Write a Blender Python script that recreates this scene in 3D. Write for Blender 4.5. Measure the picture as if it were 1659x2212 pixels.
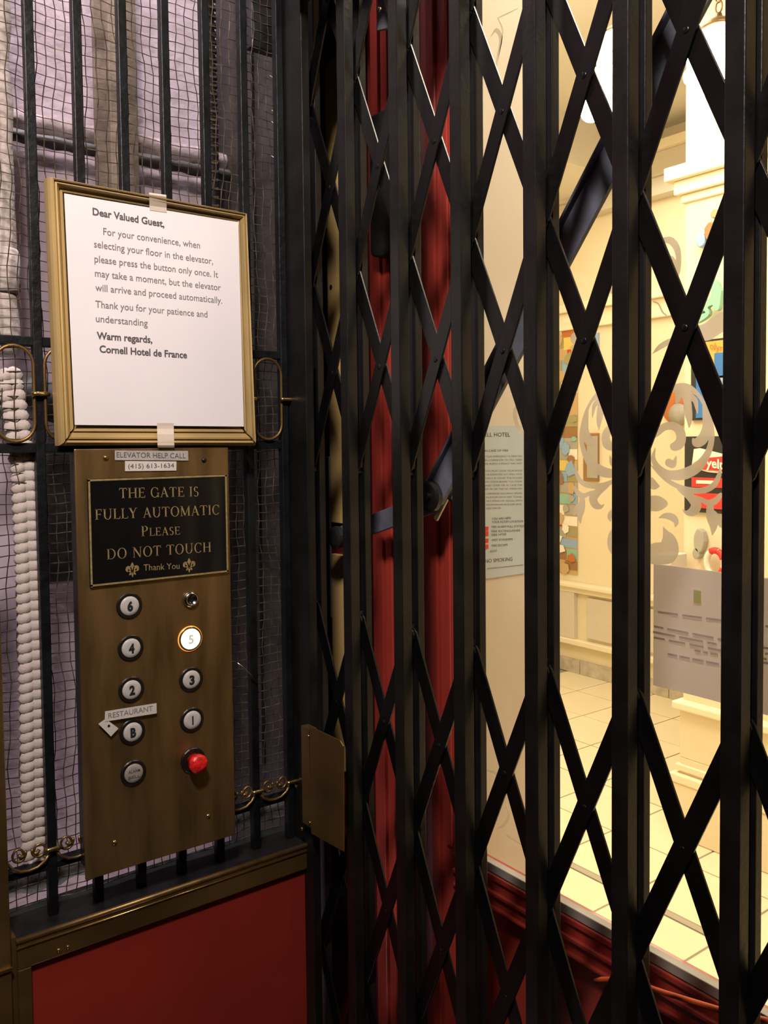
import bpy, bmesh, math, random
from mathutils import Vector, Matrix
random.seed(7)
for o in list(bpy.data.objects): bpy.data.objects.remove(o)
SC = bpy.context.scene
COL = SC.collection
# ------------------------------------------------------------------ camera (1659 x 2212)
# world: +X runs along the cage wall towards the gate, +Y towards the cage wall, Z up
F = 1871.5; PX, PY = 829.5, 1037.0
RM = ((0.8028, 0.0356, -0.5952), (-0.5961, 0.0296, -0.8023), (-0.0110, 0.9989, 0.0450))
CZ = 1.5
cd = bpy.data.cameras.new('camera'); cam = bpy.data.objects.new('camera', cd); COL.objects.link(cam)
cd.sensor_fit = 'HORIZONTAL'; cd.sensor_width = 36; cd.lens = F/1659*36
cd.shift_y = -(1106-PY)/1659; cd.clip_start = 0.01
cam.matrix_world = Matrix.Translation((0, 0, CZ)) @ Matrix(RM).to_4x4()
SC.camera = cam
# ------------------------------------------------------------------ world, lights, exposure
w = bpy.data.worlds.new('world'); SC.world = w; w.use_nodes = True
w.node_tree.nodes['Background'].inputs[0].default_value = (0.9, 0.85, 0.8, 1)
w.node_tree.nodes['Background'].inputs[1].default_value = 0.02
SC.view_settings.view_transform = 'Standard'; SC.view_settings.look = 'None'
SC.view_settings.exposure = 0; SC.view_settings.gamma = 1
def area(name, loc, target, size, power, col, sy=None):
    l = bpy.data.lights.new(name, 'AREA'); l.energy = power; l.color = col; l.size = size
    if sy: l.shape = 'RECTANGLE'; l.size_y = sy
    o = bpy.data.objects.new(name, l); COL.objects.link(o); o.location = loc
    o.rotation_euler = (Vector(target)-Vector(loc)).to_track_quat('-Z', 'Y').to_euler(); return o
cl = area('car_wall_lamp', (-0.12, 0.05, 2.48), (0.42, 1.05, 1.75), 0.18, 14, (1.0, 0.86, 0.80)); cl.data.spread = math.radians(125)
area('shaft_lamp', (0.40, 1.20, 2.9), (0.40, 1.34, 1.2), 0.6, 30, (1.0, 0.91, 0.95), 0.14)
sl = area('shaft_fill_low', (0.25, 1.20, 0.30), (0.40, 1.34, 1.7), 0.4, 1.9, (1.0, 0.91, 0.95), 0.1); sl.data.spread = math.radians(120)  # added fill light from below, brightens the lower shaft wall
area('lobby_light', (1.9, 2.3, 3.1), (1.9, 2.3, 0), 1.2, 50, (1.0, 0.89, 0.70))
area('lobby_light_far', (3.5, 2.7, 2.95), (3.6, 2.7, 0), 0.8, 20, (1.0, 0.89, 0.70))
area('lobby_light_near', (1.7, 0.6, 3.1), (1.6, 0.7, 0), 0.8, 45, (1.0, 0.89, 0.72))

# ------------------------------------------------------------------ materials
MATS = {}
def mat(name, col, rough=0.5, metal=0.0, var=0.0, vscale=30, bump=0.0, bscale=60, emit=None, estr=0, spec=0.5, stretch=None, col2=None, coat=0):
    m = bpy.data.materials.new(name); m.use_nodes = True; nt = m.node_tree; b = nt.nodes['Principled BSDF']
    b.inputs['Base Color'].default_value = (*col, 1); b.inputs['Roughness'].default_value = rough
    b.inputs['Metallic'].default_value = metal; b.inputs['Specular IOR Level'].default_value = spec
    b.inputs['Coat Weight'].default_value = coat
    if emit: b.inputs['Emission Color'].default_value = (*emit, 1); b.inputs['Emission Strength'].default_value = estr
    tc = nt.nodes.new('ShaderNodeTexCoord'); mp = nt.nodes.new('ShaderNodeMapping')
    nt.links.new(tc.outputs['Object'], mp.inputs[0])
    if stretch: mp.inputs['Scale'].default_value = stretch
    if var or col2:
        n = nt.nodes.new('ShaderNodeTexNoise'); n.inputs['Scale'].default_value = vscale; n.inputs['Detail'].default_value = 5
        nt.links.new(mp.outputs[0], n.inputs[0])
        r = nt.nodes.new('ShaderNodeValToRGB'); nt.links.new(n.outputs[0], r.inputs[0])
        c2 = col2 or tuple(min(1, c*(1+var)) for c in col); c1 = tuple(c*(1-var) for c in col) if not col2 else col
        r.color_ramp.elements[0].position = .35; r.color_ramp.elements[1].position = .65
        r.color_ramp.elements[0].color = (*c1, 1); r.color_ramp.elements[1].color = (*c2, 1)
        nt.links.new(r.outputs[0], b.inputs['Base Color'])
    if bump:
        n = nt.nodes.new('ShaderNodeTexNoise'); n.inputs['Scale'].default_value = bscale; n.inputs['Detail'].default_value = 6
        nt.links.new(mp.outputs[0], n.inputs[0])
        bp = nt.nodes.new('ShaderNodeBump'); bp.inputs['Strength'].default_value = bump; bp.inputs['Distance'].default_value = 0.004
        nt.links.new(n.outputs[0], bp.inputs['Height']); nt.links.new(bp.outputs[0], b.inputs['Normal'])
    MATS[name] = m; return m
black = mat('black_paint', (.012, .012, .012), .38, var=.5, vscale=25, bump=.15, bscale=90)
gatem = mat('black_gate_enamel', (.008, .008, .0075), .38, spec=.35, var=.4, vscale=20, bump=.12, bscale=120)
stripm = mat('black_strip_enamel', (.004, .004, .004), .32, spec=.35, var=.4, vscale=20, bump=.08, bscale=100)
ironm = mat('old_black_iron', (.005, .006, .007), .45, spec=.3, var=.5, vscale=30, bump=.3, bscale=90)
wirem = mat('dull_wire', (.16, .13, .09), .42, .7, var=.5, vscale=60)
brass = mat('aged_brass', (.30, .19, .075), .42, .85, var=.28, vscale=7, bump=.06, bscale=200, stretch=(6, 6, 1))
brassd = mat('dark_brass', (.21, .13, .045), .45, .8, var=.3, vscale=9, bump=.08, bscale=120)
brassb = mat('polished_brass', (.55, .38, .15), .25, .95, var=.2, vscale=40)
goldw = mat('gilt_wood', (.52, .37, .15), .42, .2, var=.30, vscale=14, bump=.1, bscale=60, stretch=(1, 1, .25))
goldh = mat('gilt_wood_flat', (.50, .35, .14), .42, .2, var=.30, vscale=14, bump=.1, bscale=60, stretch=(.25, 1, 1))
paper = mat('white_paper', (.76, .73, .74), .8, bump=.12, bscale=9, var=.02, vscale=8)
tapem = mat('clear_tape', (.60, .52, .42), .3, bump=.2, bscale=60)
redp = mat('red_panel', (.25, .022, .014), .42, var=.12, vscale=4, bump=.03, bscale=300)
redw = mat('red_lacquered_wood', (.38, .045, .03), .3, var=.25, vscale=7, bump=.12, bscale=25, stretch=(1, 1, .2), coat=.3)
maroon = mat('maroon_paint', (.10, .008, .012), .4, var=.3, vscale=8)
plaster = mat('lilac_plaster', (.50, .40, .46), .85, bump=1.0, bscale=26, col2=(.60, .50, .57), vscale=16)
plasterg = mat('grimy_plaster', (.16, .12, .11), .85, bump=1.0, bscale=40, col2=(.42, .34, .36), vscale=22)
steel = mat('dark_shaft_steel', (.020, .016, .013), .6, var=.5, vscale=18, bump=.4, bscale=50)
beamm = mat('rusty_beam', (.20, .155, .115), .7, var=.4, vscale=16, bump=.6, bscale=40)
pipem = mat('pipe_white', (.52, .45, .41), .85, var=.15, vscale=60, bump=.4, bscale=120)
grime = mat('greasy_dust', (.015, .015, .014), .85, col2=(.07, .065, .055), vscale=30, bump=1, bscale=50)
plaqm = mat('black_plaque', (.006, .006, .006), .12, spec=.6)
goldt = mat('gold_letter', (.40, .30, .13), .4, .4, var=.2, vscale=200)
stick = mat('label_tape', (.62, .58, .54), .45, var=.05)
stickg = mat('glossy_label_tape', (.42, .39, .36), .3, var=.1, vscale=80)
inkd = mat('dark_ink', (.09, .08, .085), .6); inkb = mat('black_ink', (.015, .017, .02), .5)
inkm = mat('mid_ink', (.19, .175, .18), .7)
inkg = mat('grey_ink', (.40, .37, .385), .8)
btnm = mat('button_white', (.52, .50, .48), .3, coat=.4)
btng = mat('button_grey', (.30, .28, .24), .35, coat=.3)
ringm = mat('button_ring', (.012, .009, .007), .35)
redb = mat('red_button', (.70, .02, .02), .3, var=.35, vscale=180, bump=.3, bscale=200)
lit = mat('lit_button', (1, .9, .7), .4, emit=(1, .80, .52), estr=3.2)
halom = mat('halo_ring', (.5, .2, .05), .5, emit=(1, .33, .06), estr=1.6)  # emission imitates the orange halo around the lit button
litink = mat('lit_button_numeral', (.03, .03, .02), .5, emit=(.9, .82, .62), estr=.6)
chrome = mat('chrome', (.6, .58, .52), .2, 1)
tan = mat('tan_wood', (.52, .36, .13), .6, var=.15, vscale=12, bump=.15, bscale=60, stretch=(1, 1, .2))
greym = mat('grey_metal', (.22, .21, .24), .45, .3)
armm = mat('slate_blue_paint', (.11, .12, .155), .5, var=.25, vscale=20, bump=.1)
orangem = mat('orange_red', (.55, .09, .03), .4)
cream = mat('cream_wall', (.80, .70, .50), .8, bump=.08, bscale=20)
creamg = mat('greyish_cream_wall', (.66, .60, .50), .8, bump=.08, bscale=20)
ivory = mat('ivory_moulding', (.86, .77, .57), .6)
ceilm = mat('ceiling_paint', (.74, .69, .61), .9)
tilem = mat('cream_tile', (.83, .73, .52), .35, var=.05, vscale=3)
groutm = mat('grout', (.34, .30, .23), .9)
stonem = mat('marbled_skirting', (.42, .37, .30), .5, col2=(.60, .54, .42), vscale=16)
stripf = mat('grey_threshold', (.40, .36, .29), .5)
blupap = mat('pale_blue_paper', (.50, .58, .62), .7, bump=.05, bscale=6)
globe = mat('lit_globe', (1, .95, .85), .4, emit=(1, .93, .80), estr=14)
bronze = mat('bronze', (.22, .14, .07), .4, .8)
P = {k: mat('print_'+k, c, .5) for k, c in dict(orange=(.80, .42, .08), blue=(.04, .18, .50), lblue=(.28, .42, .62), black=(.02, .02, .02),
     white=(.85, .80, .70), red=(.68, .04, .03), teal=(.26, .50, .40), brown=(.32, .17, .07), grey=(.40, .38, .33), tan=(.55, .38, .18),
     yellow=(.75, .58, .15), olive=(.36, .32, .16), rust=(.50, .16, .04)).items()}
def glassmat(name, tint, gl, dif=None, fac=0):
    m = bpy.data.materials.new(name); m.use_nodes = True; nt = m.node_tree; nt.nodes.clear()
    out = nt.nodes.new('ShaderNodeOutputMaterial'); t = nt.nodes.new('ShaderNodeBsdfTransparent'); t.inputs[0].default_value = (*tint, 1)
    if dif:
        d = nt.nodes.new('ShaderNodeBsdfDiffuse'); d.inputs[0].default_value = (*dif, 1)
        tl = nt.nodes.new('ShaderNodeBsdfTranslucent'); tl.inputs[0].default_value = (*dif, 1)
        a = nt.nodes.new('ShaderNodeMixShader'); a.inputs[0].default_value = .6
        nt.links.new(d.outputs[0], a.inputs[1]); nt.links.new(tl.outputs[0], a.inputs[2])
        x = nt.nodes.new('ShaderNodeMixShader'); x.inputs[0].default_value = fac
        nt.links.new(t.outputs[0], x.inputs[1]); nt.links.new(a.outputs[0], x.inputs[2])
    else:
        g = nt.nodes.new('ShaderNodeBsdfGlossy'); g.inputs['Roughness'].default_value = .02
        lw = nt.nodes.new('ShaderNodeLayerWeight'); lw.inputs[0].default_value = .5
        pw = nt.nodes.new('ShaderNodeMath'); pw.operation = 'POWER'; nt.links.new(lw.outputs['Facing'], pw.inputs[0]); pw.inputs[1].default_value = 5
        fr = nt.nodes.new('ShaderNodeMath'); fr.operation = 'MULTIPLY_ADD'; nt.links.new(pw.outputs[0], fr.inputs[0]); fr.inputs[1].default_value = .9; fr.inputs[2].default_value = .02
        x = nt.nodes.new('ShaderNodeMixShader'); nt.links.new(fr.outputs[0], x.inputs[0])
        nt.links.new(t.outputs[0], x.inputs[1]); nt.links.new(g.outputs[0], x.inputs[2])
    nt.links.new(x.outputs[0], out.inputs[0]); return m
glass = glassmat('clear_glass', (.96, .96, .94), .02)
frost = glassmat('frosted_vinyl', (.95, .95, .95), 0, (.58, .52, .43), .94)

greypap = glassmat('grey_backed_paper', (.9, .9, .9), 0, (.72, .67, .66), .95)
shade = glassmat('show_through_print', (.9, .9, .9), 0, (.56, .50, .49), .95)
glow = glassmat('show_through_logo', (.9, .9, .9), 0, (.75, .75, .38), .95)
# ------------------------------------------------------------------ mesh helpers
class MB:
    def __init__(s): s.v = []; s.f = []
    def add(s, vs, fs):
        k = len(s.v); s.v += [tuple(v) for v in vs]; s.f += [tuple(i+k for i in f) for f in fs]; return s
    def box(s, x0, x1, y0, y1, z0, z1):
        return s.add([(x, y, z) for z in (z0, z1) for y in (y0, y1) for x in (x0, x1)],
                     [(0, 2, 3, 1), (4, 5, 7, 6), (0, 1, 5, 4), (2, 6, 7, 3), (0, 4, 6, 2), (1, 3, 7, 5)])
    def prism(s, pts, fn):            # polygon pts -> fn(u,v,h) for h in 0,1
        n = len(pts); vs = [fn(u, v, 0) for u, v in pts]+[fn(u, v, 1) for u, v in pts]
        return s.add(vs, [tuple(range(n)), tuple(range(2*n-1, n-1, -1))]+[(i, (i+1) % n + 0, (i+1) % n+n, i+n) for i in range(n)])
    def tube(s, pts, r, n=6, closed=False, rs=None):
        pts = [Vector(p) for p in pts]; N = len(pts); rings = []
        up = Vector((0.31, 0.52, 0.79))
        for i, p in enumerate(pts):
            a = pts[(i-1) % N] if closed or i > 0 else p; b = pts[(i+1) % N] if closed or i < N-1 else p
            t = (b-a).normalized(); u = t.cross(up)
            if u.length < .05: u = t.cross(Vector((1, 0, 0)))
            u.normalize(); v = t.cross(u); R = rs[i] if rs else r
            rings.append([p+(u*math.cos(2*math.pi*k/n)+v*math.sin(2*math.pi*k/n))*R for k in range(n)])
        vs = [q for g in rings for q in g]; fs = []
        for i in range(N if closed else N-1):
            j = (i+1) % N
            fs += [(i*n+k, i*n+(k+1) % n, j*n+(k+1) % n, j*n+k) for k in range(n)]
        if not closed: fs += [tuple(range(n-1, -1, -1)), tuple(range((N-1)*n, N*n))]
        return s.add(vs, fs)
    def lathe(s, prof, o, ax, n=24):  # prof: (r, h) along ax from o
        ax = Vector(ax).normalized(); u = ax.orthogonal().normalized(); v = ax.cross(u); o = Vector(o); vs = []; fs = []
        for r, h in prof:
            for k in range(n):
                a = 2*math.pi*k/n; vs.append(o+ax*h+(u*math.cos(a)+v*math.sin(a))*r)
        for i in range(len(prof)-1):
            fs += [(i*n+k, i*n+(k+1) % n, (i+1)*n+(k+1) % n, (i+1)*n+k) for k in range(n)]
        fs += [tuple(range(n-1, -1, -1)), tuple(range((len(prof)-1)*n, len(prof)*n))]
        return s.add(vs, fs)
    def build(s, name, m, parent=None, bevel=0, smooth=False, **k):
        me = bpy.data.meshes.new(name); me.from_pydata(s.v, [], s.f); me.validate()
        bm = bmesh.new(); bm.from_mesh(me); bmesh.ops.recalc_face_normals(bm, faces=bm.faces); bm.to_mesh(me); bm.free()
        me.materials.append(m)
        if smooth:
            for p in me.polygons: p.use_smooth = True
        o = bpy.data.objects.new(name, me); COL.objects.link(o)
        if parent: o.parent = parent; o.matrix_parent_inverse = Matrix.Translation(-PL.get(parent.name, Vector()))
        if bevel:
            b = o.modifiers.new('bevel', 'BEVEL'); b.width = bevel; b.segments = 2; b.limit_method = 'ANGLE'
        tag(o, **k); return o
PL = {}
def tag(o, label=None, cat=None, group=None, kind=None):
    if label: o['label'] = label
    if cat: o['category'] = cat
    if group: o['group'] = group
    if kind: o['kind'] = kind
def thing(name, loc, label=None, cat=None, group=None, kind=None):
    o = bpy.data.objects.new(name, None); COL.objects.link(o); o.location = loc; o.empty_display_size = .05
    PL[o.name] = Vector(loc); tag(o, label, cat, group, kind); return o
def link_copy(src, name, parent, loc):          # another piece sharing the mesh of src
    o = src.copy(); o.name = name; COL.objects.link(o); o.parent = parent; o.location = loc
    return o
def B(x0, x1, y0, y1, z0, z1): return MB().box(x0, x1, y0, y1, z0, z1)
# pixel of the photograph -> point of a real plane of the room
def ray(px, py):
    c = Vector(((px-PX)/F, -(py-PY)/F, -1)); return Matrix(RM) @ c
def onY(px, py, y): r = ray(px, py); t = y/r.y; return Vector((r.x*t, y, CZ+r.z*t))
def onX(px, py, x): r = ray(px, py); t = x/r.x; return Vector((x, r.y*t, CZ+r.z*t))

# ------------------------------------------------------------------ lettering
def text_mesh(s, bold=0):
    cu = bpy.data.curves.new('t', 'FONT'); cu.body = s; cu.size = 1; cu.offset = bold; cu.resolution_u = 3
    o = bpy.data.objects.new('t', cu); COL.objects.link(o); bpy.context.view_layer.update()
    me = bpy.data.meshes.new_from_object(o.evaluated_get(bpy.context.evaluated_depsgraph_get()))
    bpy.data.objects.remove(o); bpy.data.curves.remove(cu)
    vs = [(v.co.x, v.co.y) for v in me.vertices]; fs = [tuple(p.vertices) for p in me.polygons]; bpy.data.meshes.remove(me)
    x0 = min(v[0] for v in vs); x1 = max(v[0] for v in vs)
    return [((x-x0)/(x1-x0), y/.72) for x, y in vs], fs, (x1-x0)/.72
def put_text(s, fn, name, m, parent=None, bold=0, **k):   # fn(u in 0..1, v in cap heights) -> world
    vs, fs, _ = text_mesh(s, bold); mb = MB(); mb.add([fn(u, v) for u, v in vs], fs)
    return mb.build(name, m, parent, **k)
def lineY(pa, pb, cap, y):           # baseline from pixel pa to pixel pb on plane Y=y, cap height in metres
    a = onY(*pa, y); b = onY(*pb, y)
    return lambda u, v: (a.x+(b.x-a.x)*u, y, a.z+(b.z-a.z)*u+v*cap)
def lineX(pa, pb, cap, x):
    a = onX(*pa, x); b = onX(*pb, x)
    return lambda u, v: (x, a.y+(b.y-a.y)*u, a.z+(b.z-a.z)*u+v*cap)
T_, N_ = .135, .055
def _l(x0, y0, x1, y1, w): 
    d = Vector((x1-x0, y1-y0)); n = Vector((-d.y, d.x)).normalized()*w/2
    return [(x0+n.x, y0+n.y), (x1+n.x, y1+n.y), (x1-n.x, y1-n.y), (x0-n.x, y0-n.y)]
def _st(x, w=T_, y0=0, y1=1, sf=.10):
    return [_l(x, y0, x, y1, w), _l(x-w/2-sf*.7, y0+.02, x+w/2+sf*.7, y0+.02, .045), _l(x-w/2-sf*.7, y1-.02, x+w/2+sf*.7, y1-.02, .045)]
def _arc(cx, cy, rx, ry, a0, a1, n=14):
    out = []
    for i in range(n):
        q = [math.radians(a0+(a1-a0)*(i+j)/n) for j in (0, 1)]; p = []
        for s in (1, -1):
            for a in (q if s == 1 else q[::-1]):
                w = N_+(T_-N_)*abs(math.cos(a)); p.append((cx+(rx-(w if s < 0 else 0))*math.cos(a), cy+(ry-(w*.7 if s < 0 else 0))*math.sin(a)))
        out.append(p)
    return out
GL = {
 'T': (.80, _st(.40)[:2]+[_l(.04, .965, .76, .965, .06), _l(.06, .99, .04, .78, .05), _l(.74, .99, .76, .78, .05)]),
 'H': (.92, _st(.17)+_st(.75)+[_l(.17, .5, .75, .5, .055)]),
 'E': (.70, _st(.17)+[_l(.17, .97, .62, .97, .055), _l(.17, .52, .52, .52, .055), _l(.17, .03, .64, .03, .055), _l(.62, .99, .62, .80, .05), _l(.52, .62, .52, .42, .045), _l(.65, .0, .67, .22, .05)]),
 'F': (.66, _st(.17)+[_l(.17, .97, .60, .97, .055), _l(.17, .50, .50, .50, .055), _l(.60, .99, .60, .78, .05), _l(.50, .60, .50, .40, .045)]),
 'L': (.68, _st(.17)+[_l(.17, .03, .62, .03, .055), _l(.62, .0, .66, .24, .05)]),
 'I': (.36, _st(.18)),
 'G': (.90, _arc(.46, .5, .42, .52, 48, 340)+[_l(.80, .02, .80, .44, .12), _l(.66, .44, .90, .44, .045), _l(.74, .95, .76, .70, .05)]),
 'C': (.84, _arc(.46, .5, .42, .52, 45, 318)+[_l(.74, .98, .76, .70, .05)]),
 'O': (.94, _arc(.47, .5, .43, .52, 0, 360, 26)),
 'A': (.88, [_l(.44, 1, .14, 0, .055), _l(.42, 1, .76, 0, .14), _l(.24, .34, .66, .34, .05), _l(.03, .02, .25, .02, .045), _l(.64, .02, .88, .02, .045)]),
 'S': (.62, _arc(.31, .74, .24, .27, 30, 270)+_arc(.31, .25, .26, .28, -150, 90)),
 'U': (.90, [_l(.18, .35, .18, 1, T_), _l(.74, .30, .74, 1, .06), _l(.04, .98, .32, .98, .045), _l(.62, .98, .86, .98, .045)]+_arc(.45, .36, .34, .38, 180, 365)),
 'Y': (.82, _st(.41, T_, 0, .45)[:2]+[_l(.41, .44, .12, 1, .14), _l(.41, .44, .70, 1, .055), _l(.0, .98, .26, .98, .045), _l(.58, .98, .82, .98, .045)]),
 'M': (1.06, _st(.15, .055)[:2]+[_l(.90, 0, .90, 1, T_), _l(.78, .02, 1.02, .02, .045), _l(.15, 1, .51, .05, .14), _l(.51, .05, .90, 1, .055), _l(.02, .98, .2, .98, .045), _l(.84, .98, 1.02, .98, .045)]),
 'P': (.72, _st(.17)+_arc(.34, .73, .32, .28, -90, 90)+[_l(.17, .98, .36, .98, .045), _l(.17, .47, .36, .47, .045)]),
 'D': (.90, _st(.17)+_arc(.38, .5, .46, .50, -90, 90)+[_l(.17, .975, .4, .975, .05), _l(.17, .025, .4, .025, .05)]),
 'N': (.94, _st(.16, .055)[:2]+[_l(.78, 0, .78, 1, .055), _l(.68, .98, .90, .98, .045), _l(.14, 1, .78, 0, .14), _l(.02, .98, .2, .98, .045)]),
 ' ': (.38, []),
}
def serif(s, fn, name, m, parent, caps=None):
    adv = 0; polys = []
    for i, c in enumerate(s):
        k = (caps[i] if caps else 1); wd, gl = GL[c]
        for p in gl: polys.append([(adv+x*k, y*k) for x, y in p])
        adv += (wd+.07)*k
    mb = MB()
    for p in polys: mb.add([fn(x/adv, y) for x, y in p], [tuple(range(len(p)))])
    return mb.build(name, m, parent)
def swoosh(mb, pts, fn, n=6):        # pts: (u,v,width); smooth variable-width flat stroke
    P_ = [Vector(p) for p in pts]; P_ = [P_[0]*2-P_[1]]+P_+[P_[-1]*2-P_[-2]]; S = []
    for i in range(1, len(P_)-2):
        for j in range(n):
            t = j/n; a, b, c, d = P_[i-1:i+3]
            S.append(.5*((2*b)+(-a+c)*t+(2*a-5*b+4*c-d)*t*t+(-a+3*b-3*c+d)*t**3))
    S.append(P_[-2]); L = []; R = []
    for i, s in enumerate(S):
        d = (S[min(i+1, len(S)-1)]-S[max(i-1, 0)]).to_2d()
        if d.length < 1e-6: d = Vector((1, 0))
        nn = Vector((-d.y, d.x)).normalized()*max(s.z, .3)/2
        L.append(fn(s.x+nn.x, s.y+nn.y)); R.append(fn(s.x-nn.x, s.y-nn.y))
    k = len(S); mb.add(L+R, [(i, i+1, k+i+1, k+i) for i in range(k-1)])

# ================================================================== SETTING: the car and the shaft
fl = thing('floor', (0, 0, 0), kind='structure')
B(-1.0, .70, -1.0, 1.12, -.05, 0).build('car_floor', maroon, fl)
B(-1.0, .70, -1.0, 1.12, 2.55, 2.6).build('ceiling_car', black, None, kind='structure')
B(-1.05, -1.0, -1.0, 1.12, 0, 2.6).build('wall_back', black, None, kind='structure')
B(-1.05, .70, -1.05, -1.0, 0, 2.6).build('wall_right', black, None, kind='structure')
B(-1.0, .17, 1.06, 1.10, 0, 2.55).build('wall_left', maroon, None, kind='structure')
B(-.2, .95, 1.35, 1.40, 0, 3.0).build('wall_shaft', plaster, None, kind='structure')
B(.662, .672, 1.135, 1.35, 0, 3.0).build('wall_light_block', steel, None, kind='structure')  # unseen wall added to stop shaft light spilling towards the door
B(.600, .645, .05, 1.03, 2.10, 2.55).build('trim_shade_lintel', black, None, .002, kind='structure')  # unseen box added above the gate to shade the jamb top
B(-.25, -.2, 1.12, 1.40, 0, 3.0).build('wall_shaft_end', plasterg, None, kind='structure')
def rs_box(px0, px1, y, z0, z1, d, name, m, **k):
    a = onY(px0, 1100, y).x; b = onY(px1, 1100, y).x
    return B(a, b, y, y+d, z0, z1).build(name, m, None, .001, **k)
# guide rail (seen behind the mesh between the second and third bar), columns and pipes of the shaft
g = thing('guide_rail', (.42, 1.28, .3), 'rusty brown vertical guide rail standing in the shaft, above the framed notice', 'rail')
B(.455, .475, 1.28, 1.30, 1.62, 2.7).build('rail_web', beamm, g, .001); B(.440, .505, 1.30, 1.31, 1.62, 2.7).build('rail_flange', beamm, g, .001)
g = thing('shaft_column', (.66, 1.27, 0), 'broad dark steel column in the shaft at the right end of the cage', 'column')
B(.655, .76, 1.27, 1.29, .98, 2.9).build('face', steel, g, .001); B(.655, .667, 1.22, 1.27, .98, 2.9).build('flange', steel, g, .001)
B(.748, .76, 1.22, 1.27, .98, 2.9).build('flange', steel, g, .001)
B(.555, .64, 1.29, 1.31, 1.24, 1.62).build('junction_box', steel, None, .003, label='dark steel box fixed in the shaft right of the brass button panel', cat='box')
B(.35, .425, 1.28, 1.31, 1.30, 1.52).build('junction_box', steel, None, .003, label='dark steel box in the shaft left of the brass button panel', cat='box')
mb = MB(); mb.tube([(.600, 1.25, 1.63), (.602, 1.25, 1.9), (.598, 1.25, 2.2), (.60, 1.25, 2.8)], .011, 10)
cb = mb.build('armoured_cable', steel, None, 0, True, label='thick dark twisted cable hanging in the shaft above the notice', cat='cable')
mb = MB()
for k in range(90):
    z = 1.64+k*.013; mb.tube([(.600+.012*math.cos(a), 1.25+.012*math.sin(a), z+.006*a/6.28) for a in [i*math.pi/3 for i in range(7)]], .0022, 4)
mb.build('spiral_wrap', beamm, cb)
# rough plaster ledges
rnd = random.Random(3)
def ledge(x0, x1, y, z, h, name, m, label):
    mb = MB(); n = 40; k = 8; vs = []; fs = []
    for i in range(n+1):
        x = x0+(x1-x0)*i/n
        for j in range(k):
            a = math.pi*2*j/k; r = h*(.75+.5*rnd.random())
            vs.append((x, y+math.cos(a)*r*.8, z+math.sin(a)*r))
    for i in range(n): fs += [(i*k+j, i*k+(j+1) % k, (i+1)*k+(j+1) % k, (i+1)*k+j) for j in range(k)]
    fs += [tuple(range(k)), tuple(range(n*k, n*k+k))]
    mb.add(vs, fs); mb.build(name, m, None, 0, True, label=label, cat='ledge')
ledge(.20, .76, 1.33, 1.965, .016, 'plaster_ledge', plasterg, 'rough crumbling plaster ledge across the lilac shaft wall, upper strip')
ledge(.20, .76, 1.31, 1.938, .009, 'iron_angle', steel, 'dark iron angle just under the crumbling plaster ledge')
ledge(.20, .60, 1.31, 1.565, .03, 'shaft_beam', steel, 'dark lumpy beam in the shaft at the height of the oval rings')
ledge(.22, .70, 1.16, .938, .017, 'debris_ridge', grime, 'ridge of greasy dust lying along the top of the red wall panel')

# ------------------------------------------------------------------ lower cage wall: red panel in brass frame
wc = thing('trim_wainscot', (.238, 1.05, 0), kind='structure')
B(.250, .634, 1.058, 1.070, 0, .892).build('red_panel', redp, wc)
B(.2385, .634, 1.050, 1.085, .886, .918).build('top_rail', brassd, wc, .0015)
mb = MB(); mb.tube([(.238, 1.051, .9205), (.634, 1.051, .9205)], .0035, 8); mb.build('bead', brass, wc, 0, True)
mb = MB(); mb.tube([(.238, 1.0497, .912), (.634, 1.0497, .912)], .0012, 6); mb.build('bead', brassb, wc, 0, True)
B(.2385, .254, 1.050, 1.085, 0, .886).build('stile', brassd, wc, .0015)
B(.238, .655, 1.052, 1.13, .917, .922).build('ledge', black, wc, .001)
for x in (.285, .296):
    mb = MB(); mb.lathe([(.0025, 0), (.002, -.0012), (.0005, -.0016)], (x, 1.05, .894), (0, 1, 0), 10); mb.build('rivet', brassb, wc, 0, True)
tp = thing('trim_corner', (.2, 1.04, 0), kind='structure')
B(.2310, .2384, 1.054, 1.10, 0, .925).build('filler', brassd, tp)
B(.185, .2310, 1.046, 1.09, 0, 1.490).build('post', brassd, tp, .002)
B(.19, .2315, 1.043, 1.046, .893, .8965).build('joint', brassb, tp)
B(.634, .6475, 1.035, 1.10, 0, 2.13).build('trim_gatepost', gatem, None, .0015, kind='structure')
B(.60, .648, 1.1105, 1.13, 2.06, 2.4).build('trim_lintel', black, None, .001, kind='structure')

# ------------------------------------------------------------------ the cage grille
cg = thing('cage_grille', (.45, 1.086, .92), 'black iron cage grille with oval rings and brass scrolls above the red panel', 'grille')
bx = [.2895+i*.0562 for i in range(7)]
for i, x in enumerate(bx):
    B(x-.0056, x+.0056, 1.080, 1.092, .922, 2.55).build('vertical_bar', ironm, cg, .0012)
for z, t in ((1.6235, .0055), (1.4965, .006), (.9835, .0045)):
    B(.19, .634, 1.082, 1.098, z-t, z+t).build('cross_rail', ironm, cg, .001)
def ovalring(cx, wd, z0, z1):
    r = wd; pts = []
    for s, c in ((1, z1-r), (-1, z0+r)):
        for i in range(13):
            a = math.pi*i/12 if s == 1 else math.pi+math.pi*i/12
            pts.append((cx+r*math.cos(a), 1.079, c+r*math.sin(a)))
    return MB().tube(pts, .0022, 6, True)
for i in range(-1, 7):
    cx = bx[0]+(i+.5)*.0562
    ovalring(cx, .0218 if i < 6 else .0185, 1.504, 1.617).build('oval_ring', brassd, cg, 0, True)
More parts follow.
